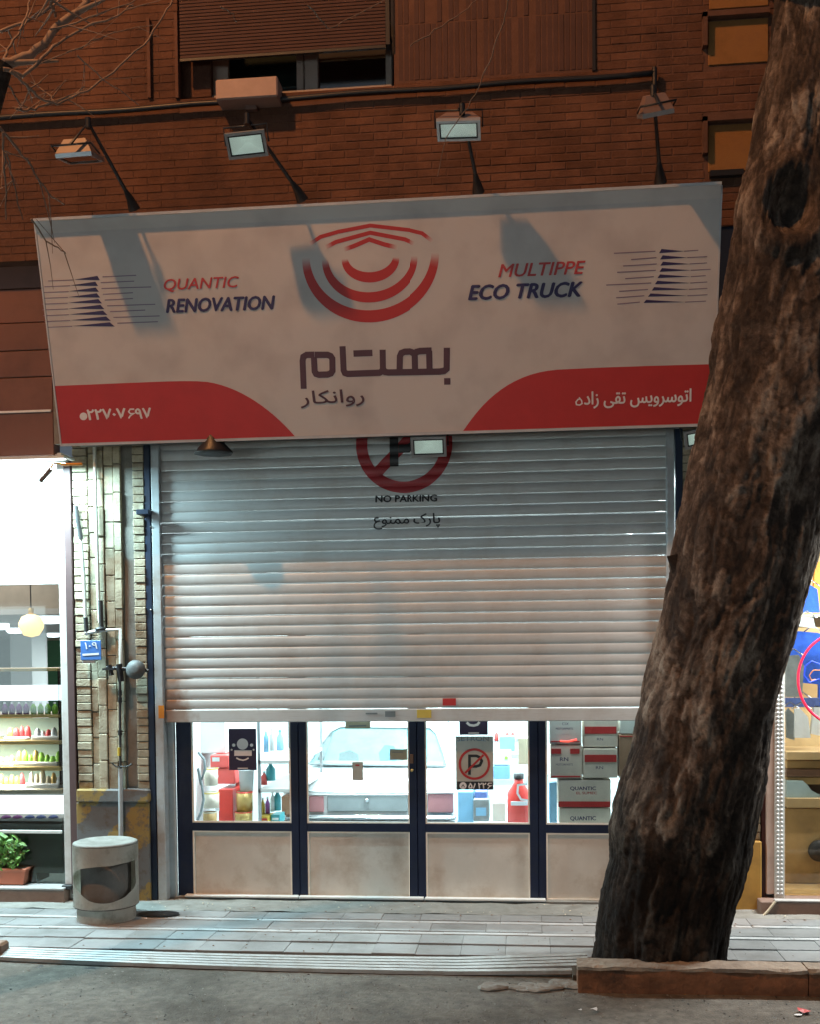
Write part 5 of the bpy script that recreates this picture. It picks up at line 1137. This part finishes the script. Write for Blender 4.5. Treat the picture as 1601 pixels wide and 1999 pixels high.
# room
RX1 = at(150, 1300, 0).x
RD = 15.0; CZ = 2.36
MB().box((X0-5, RD, 0), (RX1, RD+.1, 3.4)).build('back_wall', M['green_wall'], ls); MB().box((RX1-.02, .06, 0), (RX1, RD, 3.4)).build('side_wall', M['grey_wall'], ls); MB().box((X0-5, .95, CZ), (RX1, RD, CZ+.05)).build('ceiling', M['grey_wall'], ls)
MB().box((X0-5.1, .06, 0), (X0-5, RD, 3.4)).build('side_wall', M['grey_wall'], ls); MB().box((X0-5, .06, -.02), (RX1, RD, .02)).build('floor', M['floor_in'], ls)
a, b_, c, d = rect(yplane(9), 20, 1236, 62, 1310); MB().box((a, 9, 0), (c, 9.6, CZ)).build('white_column', M['white_wall'], ls)
a, b_, c, d = rect(yplane(RD-.3), -300, 1225, 140, 1252); MB().box((X0-5, RD-.2, b_), (RX1, RD-.02, CZ)).build('wall_band', M['cream'], ls)
MB().box((X0-5, .95, CZ+.05), (RX1, 1.05, 3.2)).build('bulkhead', mat('tan_bulkhead', (.30, .25, .20), .6), ls); MB().box((X0-5, .06, 3.15), (RX1, .95, 3.2)).build('ceiling', M['grey_wall'], ls)
set_base(ls)
light('pastry_shop_light', 'AREA', (X0+.8, 4.0, CZ-.03), 90, (1, .97, .9), 2.0, 2.0); light('pastry_shop_light', 'AREA', (X0+.4, 10.0, CZ-.03), 130, (.95, 1, 1.0), 2.5, 2.5); light('pastry_shop_light', 'AREA', (X0+1.2, .5, 3.1), 14, (1, .9, .8), 1.4, .5)
for (x, y, w, l) in ((98, 1203, 26, 'right round ceiling lamp over the pastry counter'), (104, 1239, 13, 'small far round ceiling lamp right of the pendant'), (30, 1230, 18, 'round ceiling lamp left of the pendant'), (2, 1222, 16, 'round ceiling lamp at the picture edge')):
    Y = 1.5
    while Y < RD-1 and at(x, y, Y).z < CZ-.03: Y += .05
    t = thing('ceiling_lamp', l, 'lamp', 'round lamps in the pastry shop'); c = at(x, y, Y); c.z = CZ-.04; rr = w/F*(Y+8.7)
    MB().lathe(c, [(0, -.035), (rr*.8, -.03), (rr, 0), (rr, .038), (0, .038)], 22).build('disc', M['em_white'], t); set_base(t)
pdn = thing('pendant_lamp', 'warm glowing glass pendant lamp in the pastry shop window', 'lamp'); c = at(61, 1222, .6); rr = 25/F*9.3
MB().lathe(c, [(0, -rr*.9), (rr*.6, -rr*.75), (rr*.95, -rr*.2), (rr*1.0, rr*.2), (rr*.75, rr*.75), (rr*.3, rr*.95), (0, rr*.97)], 20).build('globe', M['em_warm'], pdn)
MB().lathe(c+Vector((0, 0, rr*.95)), [(0, 0), (rr*.22, 0), (rr*.22, .05), (0, .06)], 10).build('socket', M['gold'], pdn); MB().tube([c+Vector((0, 0, rr)), Vector((c.x, c.y, 3.0))], .005, 6).build('cord', M['black'], pdn); set_base(pdn)
# display counter
KY = .22; KX1 = at(117, 1400, KY).x
dc = thing('display_counter', 'glass pastry display counter with lit white shelves', 'counter')
for (y0, y1, m, dY) in ((1305, 1311, 'gold', 0), (1395, 1401, 'gold', 0), (1446, 1453, 'gold', 0), (1497, 1504, 'gold', 0), (1541, 1549, 'cream', 0), (1596, 1602, 'white_metal', 0)):
    a, b_, c, d = rect(yplane(KY), -200, y0, 117, y1); MB().box((a, KY, b_), (KX1, KY+.5, d), .003).build('shelf_board', M[m], dc)
for (y0, y1, m) in ((1338, 1368, 'em_panel'), (1552, 1588, 'em_panel')):
    a, b_, c, d = rect(yplane(KY+.02), -200, y0, 117, y1); MB().box((a, KY+.03, b_), (KX1, KY+.05, d), .003).build('light_box', M[m], dc)
a, b_, c, d = rect(yplane(KY+.5), -200, 1402, 117, 1545); MB().box((a, KY+.5, b_), (KX1, KY+.52, d)).build('back_panel', mat('mint', (.42, .56, .48), .6), dc)
a, b_, c, d = rect(yplane(KY), -200, 1602, 117, 1640); MB().box((a, KY, .15), (KX1, KY+.5, d-.02), .004).build('base', mat('base_dark', (.10, .12, .11), .4), dc)
MB().box((KX1-.01, KY-.01, .9), (KX1, KY+.5, at(100, 1305, KY).z)).build('end_glass', M['glass'], dc)
set_base(dc)
light('counter_light', 'AREA', ((X0+KX1)/2, KY+.1, at(50, 1403, KY).z-.005), 30, (1, .97, .9), 1.6, .08)
light('counter_light', 'AREA', ((X0+KX1)/2, KY+.1, at(50, 1455, KY).z-.005), 30, (1, .95, .85), 1.6, .08)
light('counter_light', 'AREA', ((X0+KX1)/2, KY+.1, at(50, 1506, KY).z-.005), 30, (1, .97, .9), 1.6, .08)
rn = random.Random(3)
for k in range(8):
    x = 4+k*14; g_ = x > 48
    can('bottle', ('green' if g_ else 'brown')+' drink bottle on the top counter shelf, number %d from left'%(k+1) if False else (['leftmost', 'second from left', 'third from left', 'rightmost'][k % 4]+' of the four '+('green' if g_ else 'dark')+' bottles on the top counter shelf'), x+3, 1371, 1395, 11, KY+.06, 'lime_item' if g_ else 'purple_item', 'bottle', 'white_cloth', 'green bottles on the counter' if g_ else 'dark bottles on the counter')
def heap(label, x0, x1, y0, y1, m, Y=KY+.1, name='pastry_tray'):
    t = thing(name, label, 'tray', 'trays in the pastry counter'); a, b_, c, d = rect(yplane(Y), x0, y0, x1, y1); d += (d-b_)*.35; h = d-b_
    MB().box((a, Y, b_), (c, Y+.22, b_+h*.3), .008).build('tray', M['white_cloth'], t)
    nn = max(3, int((c-a)/.045))
    for i in range(nn):
        m_i = m if rn.random() < .6 else rn.choice(('pastry', 'cream', 'salmon_print', 'gold', 'white_cloth'))
        xx = a+(c-a)*(i+.5)/nn; rr = (c-a)/nn*rn.uniform(.42, .62); hh = h*rn.uniform(.35, .8)
        MB().lathe((xx, Y+.08, b_+h*.3), [(rr, 0), (rr*.95, hh*.4), (rr*.6, hh*.85), (0, hh)], 10).build('pastry', M[m_i], t)
    set_base(t)
heap('white cakes tray at right of the second counter shelf', 60, 114, 1424, 1446, 'white_cloth'); heap('red glazed pastries tray on the second counter shelf', 6, 52, 1426, 1447, 'salmon_print'); heap('green and yellow pastry tray on the third counter shelf', 24, 112, 1474, 1497, 'lime_item')
heap('pale biscuits tray at the left of the third counter shelf', -20, 20, 1478, 1497, 'pastry'); heap('yellow fruit tarts tray on the fourth counter shelf', -10, 40, 1520, 1541, 'yellow'); heap('iced buns tray at right of the fourth counter shelf', 48, 114, 1514, 1541, 'cream')
for k, x in enumerate((12, 34, 58, 80, 104)):
    o = tag(MB().lathe(at(x, 1594, KY+.02), [(0, -.02), (.045, -.005), (.03, .01), (0, .018)], 10).build('sweet_bowl', M['purple_item' if k < 2 else 'blue_item']), ['magenta sweets bowl at the picture edge in the lowest counter row', 'magenta sweets bowl next to the blue bowls', 'blue sweets bowl next to the magenta bowls', 'middle one of the three blue sweets bowls', 'blue sweets bowl nearest the shop frame post'][k], 'bowl', ('magenta' if k < 2 else 'blue')+' bowls in the counter')
# pot plant in the lower pane
pt_ = thing('potted_plant', 'bright green leafy plant in a terracotta trough on the shop step', 'plant')
pY = -.08; a, b_, c, d = rect(yplane(pY), -50, 1696, 49, 1742)
MB().prism([Vector((a, pY, .115)), Vector((c-.02, pY, .115)), Vector((c, pY, d)), Vector((a, pY, d))], (0, .12, 0)).build('trough', M['terracotta'], pt_); MB().box((a, pY-.008, d-.02), (c+.01, pY+.13, d+.004), .004).build('trough_rim', M['terracotta'], pt_)
MB().box((a, pY+.01, d), (c-.01, pY+.11, d+.006)).build('soil', M['soil'], pt_)
cpl = at(2, 1668, pY); st2 = MB(); lf = MB()
for k in range(14):
    p0 = Vector((cpl.x+rn.uniform(-.1, .1), pY+.06, d)); p1 = cpl+Vector((rn.uniform(-.15, .17), rn.uniform(-.02, .08), rn.uniform(-.05, .16))); st2.tube([p0, p0.lerp(p1, .5)+Vector((rn.uniform(-.02, .02), 0, 0)), p1], .004, 5)
st2.build('stem', M['dark_wood'], pt_)
for k in range(420):
    an = rn.uniform(0, 2*pi); rr = rn.random()**.5; p = cpl+Vector((rr*cos(an)*.20, rn.uniform(-.03, .10), .02+rr*sin(an)*.15)); u = Vector((rn.uniform(-1, 1), rn.uniform(-.6, .6), rn.uniform(-1, 1))).normalized(); v = u.orthogonal().normalized(); L_ = rn.uniform(.016, .034); w_ = L_*.55
    lf.add([p-u*L_, p-v*w_*.8+Vector((0, 0, .004)), p+u*L_, p+v*w_], [(0, 1, 2, 3)])
o = lf.build('leaf', M['leaf'], pt_); o['kind'] = 'stuff'; set_base(pt_)
goods('crate', 'dark brown crate behind the lower pastry shop pane', 30, 1686, 72, 1722, .3, 'dark_wood', .25, 'crate')
# cladding above the pastry shop
cd = thing('cladding_wall', 'reddish brown cladding panels above the pastry shop', 'wall')
CYp = -.16
pc = yplane(CYp)
ys_ = [450, 515, 565, 632, 686, 738, 806, 892]
for i in range(len(ys_)-1):
    for (x0, x1) in ((-300, -60), (-60, 92)):
        a, b_, c, d = rect(pc, x0, ys_[i], x1+(i*2.2 if x1 > 0 else 0), ys_[i+1]); MB().box((a+.003, CYp-random.uniform(0, .006), b_+.003), (c-.003, CYp+.12, d-.003), .004).build('panel', M['cladding'], cd)
a, b_, c, d = rect(yplane(CYp-.04), -300, 430, 76, 450); MB().box((a, CYp-.10, b_), (c, CYp+.1, d), .004).build('capping', M['pinkpost'], cd); 
a, b_, c, d = rect(pc, -300, 807, 100, 811); MB().box((a, CYp-.012, b_), (c, CYp, d)).build('joint_strip', M['white_cloth'], cd); set_base(cd)
# LED strip over the shop, lighting fascia and pavement
lt = thing('led_strip', 'white LED strip lamp above the lit fascia of the pastry shop', 'lamp')
a, b_, c, d = rect(yplane(-.4), -420, 903, 126, 908)
zl = d; MB().box((X0, -.42, zl), (c, -.36, zl+.02)).build('housing', M['white_metal'], lt); MB().box((X0, -.41, zl-.008), (c, -.37, zl-.001)).build('diffuser', M['em_white'], lt)
MB().box((c-.05, -.42, zl+.021), (c-.02, -.16, zl+.04)).build('bracket', M['white_metal'], lt); MB().box((X0+.5, -.42, zl+.021), (X0+.53, -.16, zl+.04)).build('bracket', M['white_metal'], lt); set_base(lt)
light('led_strip_light', 'AREA', ((X0+c)/2, -.39, zl-.015), 430, COOL, c-X0, .06)
# camera-like bracket with ribbon on the strip
ob = thing('bracket_camera', 'small dark wall camera with orange arm at the fascia corner', 'camera')
MB().tube([at(78, 940, -.5), at(100, 915, -.5)], .02, 8).build('camera_body', M['flood_body'], ob); MB().tube([at(98, 915, -.48), at(104, 904, -.45), at(128, 906, -.42)], .008, 6).build('arm', M['gold'], ob); MB().tube([at(120, 907, -.45), at(160, 906, -.45)], .011, 6).build('orange_arm', M['sticker_orange'], ob); set_base(ob)

# ------------------------------------------------------------------ right shop (clothes)
rs = thing('clothes_shop', 'right clothes shop front with white mesh post beside the tree', 'shop')
pbox(1487, 1380, 1497, 1800, -.05, .02, .003).build('dark_trim', mat('maroon_trim', (.06, .02, .02), .5), rs)
pbox(1497, 1100, 1513, 1745, -.09, .02, .004).build('pink_post', M['pinkpost'], rs)
a, b_, c, d = rect(yplane(-.1), 1513, 1000, 1532, 1750); MB().box((a, -.10, .08), (c, .02, 3.5), .003).build('post', M['mesh_post'], rs)
me = MB().lathe((0, 0, 0), [(.011, 0), (.009, .004), (.004, .005), (0, .0055)], 8, (0, -1, 0)).mesh('rivet'); me.materials.append(M['white_cloth'])
z = .12
while z < 3.0:
    for k in (0, 1):
        o = bpy.data.objects.new('rivet', me); col.objects.link(o); o.parent = rs; o.location = (a+(c-a)*(.3+.4*k), -.1, z)
    z += .032
XR1 = at(2500, 1400, 0).x; xg = at(1533, 1500, 0).x
MB().box((xg, -.01, .1), (XR1, -.004, 3.4)).build('pane', M['glass'], rs)
MB().box((at(1487, 1800, -.25).x, -.22, -.04), (XR1, .02, .085), .006).build('step', M['step_stone'], rs); MB().box((at(1513, 1757, -.22).x, -.23, .086), (XR1, -.17, .10), .004).build('step_edge', M['tile_line'], rs)
MB().tube([at(1514, 1759, -.235), at(1500, 1777, -.24), at(1480, 1798, -.25)], .010, 6).build('edge_strip', M['cream'], rs)
MB().box((xg-.1, 2.2, 0), (XR1, 2.3, 3.4)).build('back_wall', M['light_wood'], rs); MB().box((xg-.12, .03, 0), (xg-.06, 2.2, 3.4)).build('side_wall', M['white_wall'], rs); MB().box((xg-.1, .03, 3.2), (XR1, 2.3, 3.3)).build('ceiling', M['white_wall'], rs); MB().box((xg-.1, .03, .0), (XR1, 2.3, .07)).build('floor', M['wood'], rs)
MB().box((XR1-.05, .03, 0), (XR1, 2.3, 3.3)).build('side_wall', M['light_wood'], rs)
set_base(rs)
light('window_fill_light', 'AREA', ((xg+XR1)/2, .08, 2.9), 90, (1, .93, .82), 1.2, .05, direction=(0, .45, -1))  # unseen light added to brighten the window display
light('clothes_shop_light', 'AREA', ((xg+XR1)/2, .9, 3.1), 110, (1, .97, .93), 1.2, 1.2)
# wooden drawer unit with slats and bench
du = thing('drawer_unit', 'stepped honey wood display unit in the clothes shop window', 'display unit')
for (y0, y1, Y, m) in ((1467, 1483, .50, 'light_wood'), (1484, 1500, .56, 'wood'), (1501, 1516, .53, 'dark_wood'), (1517, 1531, .56, 'wood'), (1558, 1577, .48, 'light_wood')):
    a, b_, c, d = rect(yplane(Y), 1536, y0, 1800, y1); MB().box((a, Y, b_), (c, Y+.5, d), .004).build('board', M[m], du)
a, b_, c, d = rect(yplane(.52), 1520, 1578, 1800, 1745); MB().box((a, .52, .07), (c, 1.0, d), .004).build('front_panel', M['wood'], du)
a, b_, c, d = rect(yplane(.7), 1520, 1531, 1800, 1558); MB().box((a, .72, b_), (c, 1.0, d), .004).build('niche_back', M['dark_wood'], du); set_base(du)
q = at(1600, 1660, .50); o = MB().lathe(q, [(0, -.01), (.085, -.01), (.09, 0), (.085, .02), (0, .02)], 24, (0, -1, 0)).build('black_disc', M['black']); tag(o, 'black round cap on the honey wood front panel', 'disc')
hf = thing('white_shoe', 'pale blue-grey shoe form on the lower wooden board', 'shoe')
pc2 = yplane(.52); L_ = [pc2.px(*p) for p in ((1536, 1557), (1601, 1559), (1601, 1551), (1585, 1543), (1577, 1532), (1568, 1524), (1536, 1523))]; MB().prism([pc2.pt(a, b) for a, b in L_], (0, .12, 0)).build('form', mat('shoe', (.40, .52, .54), .4), hf); set_base(hf)
def garment(label, pts, m, Y, name='shirt', d=.05):
    t = thing(name, label, 'garment', None); pl = yplane(Y); L_ = [pl.px(*p) for p in pts]; MB().prism([pl.pt(a, b) for a, b in L_], (0, d, 0)).build('cloth', M[m], t)
    cxx = sum(p[0] for p in L_)/len(L_); tp = max(p[1] for p in L_); MB().tube([pl.pt(cxx-.08, tp-.01, -.02), pl.pt(cxx, tp+.05, -.02), pl.pt(cxx+.08, tp-.01, -.02)], .006, 6).build('hanger', M['chrome'], t); set_base(t)
garment('folded blue shirt on the upper shelf of the clothes shop', [(1565, 1195), (1601, 1195), (1596, 1150), (1582, 1142), (1572, 1160)], 'shirt', .9)
garment('blue polo shirt hanging behind the red ring', [(1540, 1330), (1640, 1340), (1650, 1250), (1595, 1235), (1560, 1232), (1545, 1270)], 'shirt', .75)
garment('grey jacket hanging left of the red ring', [(1535, 1360), (1566, 1360), (1570, 1300), (1560, 1278), (1540, 1280), (1534, 1320)], 'grey_cloth', .6, 'jacket')
garment('white trousers draped over the wood display', [(1552, 1440), (1583, 1440), (1578, 1400), (1562, 1382), (1553, 1384)], 'white_cloth', .62, 'trousers'); garment('pale grey trousers leaning left of the white pair', [(1537, 1440), (1551, 1445), (1556, 1400), (1540, 1382), (1535, 1390)], 'grey_cloth', .66, 'trousers')
garment('navy folded shirt below the grey jacket', [(1534, 1380), (1600, 1380), (1600, 1362), (1534, 1362)], 'blue_item', .7, 'folded_shirt'); garment('white cap on the upper clothes shelf', [(1560, 1222), (1592, 1226), (1588, 1206), (1566, 1204)], 'white_cloth', .7, 'cap')
garment('blue shirt hanging at the far right behind the scribble', [(1598, 1420), (1680, 1420), (1690, 1262), (1640, 1250), (1606, 1256), (1600, 1300)], 'shirt', .95)
garment('white tags and scarf hanging below the blue shirt', [(1583, 1432), (1601, 1436), (1604, 1380), (1590, 1376)], 'white_cloth', .7, 'scarf')
garment('orange jersey on the back wall at top right', [(1586, 1192), (1650, 1192), (1650, 1100), (1592, 1096)], 'sticker_orange', 1.4, 'jersey')
sfw = thing('clothes_shelf', 'cream shelf board across the clothes shop wall', 'shelf'); a, b_, c, d = rect(yplane(.8), 1540, 1198, 1800, 1203); MB().box((a, .8, b_), (c, 1.2, d), .003).build('board', M['cream'], sfw); a, b_, c, d = rect(yplane(.8), 1540, 1204, 1800, 1222); MB().box((a, 1.0, b_), (c, 1.2, d)).build('support', M['light_wood'], sfw); set_base(sfw)
rg = thing('ring_sign', 'thin red glowing ring sign with blue scribble on the clothes shop pane', 'sign'); pg = yplane(-.02); rc_ = pg.px(1640, 1325); rr = rc_[0]-pg.px(1558, 1325)[0]
MB().tube([pg.pt(rc_[0]+rr*cos(2*pi*i/60), rc_[1]+rr*1.12*sin(2*pi*i/60), 0) for i in range(61)], .010, 8).build('ring', M['red_ring'], rg)
MB().tube([pg.pt(*pg.px(x, y)) for x, y in ((1600, 1296), (1585, 1290), (1572, 1300), (1570, 1318), (1580, 1332), (1600, 1325))], .006, 6).build('scribble', mat('blue_neon', (.02, .06, .6), .4, emis=(.02, .1, 1), estr=.4), rg)
MB().tube([pg.pt(*pg.px(x, y)) for x, y in ((1601, 1308), (1588, 1308), (1580, 1318), (1584, 1328), (1592, 1326))], .004, 6).build('scribble', M['sticker_orange'], rg); set_base(rg)
light('right_fill_light', 'AREA', (at(1900, 1400, -.4).x, -.45, 3.0), 230, (.95, .98, .95), 1.8, .08)  # unseen light added to brighten the pavement at right

# ------------------------------------------------------------------ street lamps behind the viewer (seen as reflections and shadows)
def lamp(label, pos, base, em, group):
    t = thing('street_lamp', label, 'street lamp', group)
    b = Vector((base[0], base[1], ZR)); MB().tube([b, Vector((b.x, b.y, pos.z*.9)), Vector((b.x+(pos.x-b.x)*.3, b.y+(pos.y-b.y)*.3, pos.z+.15)), pos+Vector((0, 0, .18))], [.09, .06, .05, .04], 10).build('pole', M['galv'], t)
    MB().lathe(pos+Vector((0, 0, .06)), [(.0, .16), (.12, .14), (.24, .04), (.25, .02)], 16).build('lamp_hood', M['galv'], t); set_base(t)
    g_ = MB().lathe(pos+Vector((0, 0, .26)), [(.0, -.03), (.10, -.02), (.12, .02), (0, .04)], 14).build('lamp_bowl', M[em], t); g_.matrix_parent_inverse = Matrix.Translation(-t.location)
lamp('sodium street lamp on a tall pole across the street', SODIUM, (SODIUM.x, -12.5), 'em_sodium', None)
op = thing('opposite_fill_shop', 'row of brightly lit shop windows added across the street behind the viewer as cool fill light', 'building')  # unseen shop windows, added to throw cool frontal fill onto the facade
OY = -18.0
MB().box((-16, OY-4, ZR), (14, OY-.3, 3.6)).build('back_wall', M['grey_wall'], op); MB().box((-16, OY-4, 3.3), (14, OY, 9)).build('upper_wall', M['mortar_up'], op); MB().box((-16, OY-.3, ZR), (14, OY, .5)).build('base_wall', M['concrete'], op)
for k, x in enumerate((-15.4, -11.6, -7.8, -4.0)):
    w_ = MB().box((x, OY-.06, .52), (x+3.4, OY-.03, 3.2)).build('window', M['em_shop_fill'], op); MB().box((x+1.66, OY-.03, .5), (x+1.74, OY+.02, 3.25)).build('mullion', M['alu'], w_)
    MB().box((x+3.4, OY-.3, .5), (x+3.8, OY, 3.3)).build('pier', M['mortar'], op)
set_base(op)
# ------------------------------------------------------------------ litter and small scraps
def scrap(label, x, y, s, m, z=ZR+.012, name='paper_scrap'):
    c = gz(x, y, z); mb = MB(); rn2 = random.Random(x); pts = []
    for k in range(7): an = 2*pi*k/7; pts.append(c+Vector((cos(an)*s*rn2.uniform(.6, 1.3), sin(an)*s*rn2.uniform(.6, 1.3), rn2.uniform(.0, .6)*s)))
    mb.add(pts+[c+Vector((0, 0, s*.5))], [(k, (k+1) % 7, 7) for k in range(7)]); o = mb.build(name, M[m]); tag(o, label, 'litter'); return o
scrap('crumpled red and white wrapper on the asphalt at lower right', 1570, 1976, .045, 'salmon_print'); scrap('white shred beside the red wrapper', 1558, 1981, .02, 'white_cloth')
scrap('white scrap on the asphalt before the kerb', 1160, 1970, .022, 'white_cloth'); scrap('small white scrap left of the kerb corner', 1133, 1971, .012, 'white_cloth')
scrap('small white butt on the pavement beside the bin', 284, 1793, .016, 'white_cloth', .005)
pf = gz(310, 1783, 0.0); 
o = MB().lathe((pf.x, pf.y, .003), [(0, .004), (.12, .003), (.16, .0)], 20).build('drain_cover', M['black']); o.scale = (1, .6, 1); tag(o, 'dark flat drain cover on the pavement beside the bin', 'drain cover'); o.location = (0, pf.y*.4, 0)
# broken mortar lumps where the ramp meets the kerb
rb = thing('broken_mortar', 'pale broken mortar lumps at the right end of the ribbed ramp', 'rubble')
for k in range(14):
    c = gz(950+k*14+random.uniform(-8, 8), 1928+random.uniform(-6, 6)-(.5*k if k > 8 else 0), ZR); s = random.uniform(.03, .07); vs_ = []
    bm = bmesh.new(); bmesh.ops.create_icosphere(bm, subdivisions=2, radius=s)
    for v in bm.verts: v.co = Vector((v.co.x*1.4+c.x, v.co.y+c.y, v.co.z*.35+c.z+.004))+noise.noise_vector(v.co*25)*s*.25
    me = bpy.data.meshes.new('mortar_lump'); bm.to_mesh(me); bm.free(); me.materials.append(M['concrete']); o = bpy.data.objects.new('mortar_lump', me); col.objects.link(o); o.parent = rb
set_base(rb)

def debris(name, x0, x1, y0, y1, zf, n, m, smin, smax, seed):
    rn2 = random.Random(seed); mb = MB()
    for k in range(n):
        x, y = rn2.uniform(x0, x1), rn2.uniform(y0, y1); s = rn2.uniform(smin, smax); z = zf(x, y); a = rn2.uniform(0, pi)
        u = Vector((cos(a), sin(a), 0)); v = Vector((-sin(a), cos(a), rn2.uniform(-.2, .5))); c = Vector((x, y, z+.002))
        mb.add([c-u*s, c-v*s*.6, c+u*s, c+v*s*.6, c+Vector((0, 0, s*rn2.uniform(.2, .6)))], [(0, 1, 4), (1, 2, 4), (2, 3, 4), (3, 0, 4)])
    o = mb.build(name, M[m]); o['kind'] = 'stuff'; return o
debris('gravel_grit', -3.6, 2.6, -2.9, -1.75, road_h, 700, 'concrete', .003, .011, 1)
debris('dark_grit', -3.6, 2.6, -2.9, -1.75, road_h, 500, 'black', .003, .010, 2)
debris('fallen_leaf_litter', -3.2, 2.4, -1.44, -.02, lambda x, y: sw_z(y)+.001, 160, 'dark_wood', .004, .014, 3)
debris('pale_litter', -3.2, 2.6, -.38, -.04, lambda x, y: .002, 90, 'cream', .004, .012, 4)
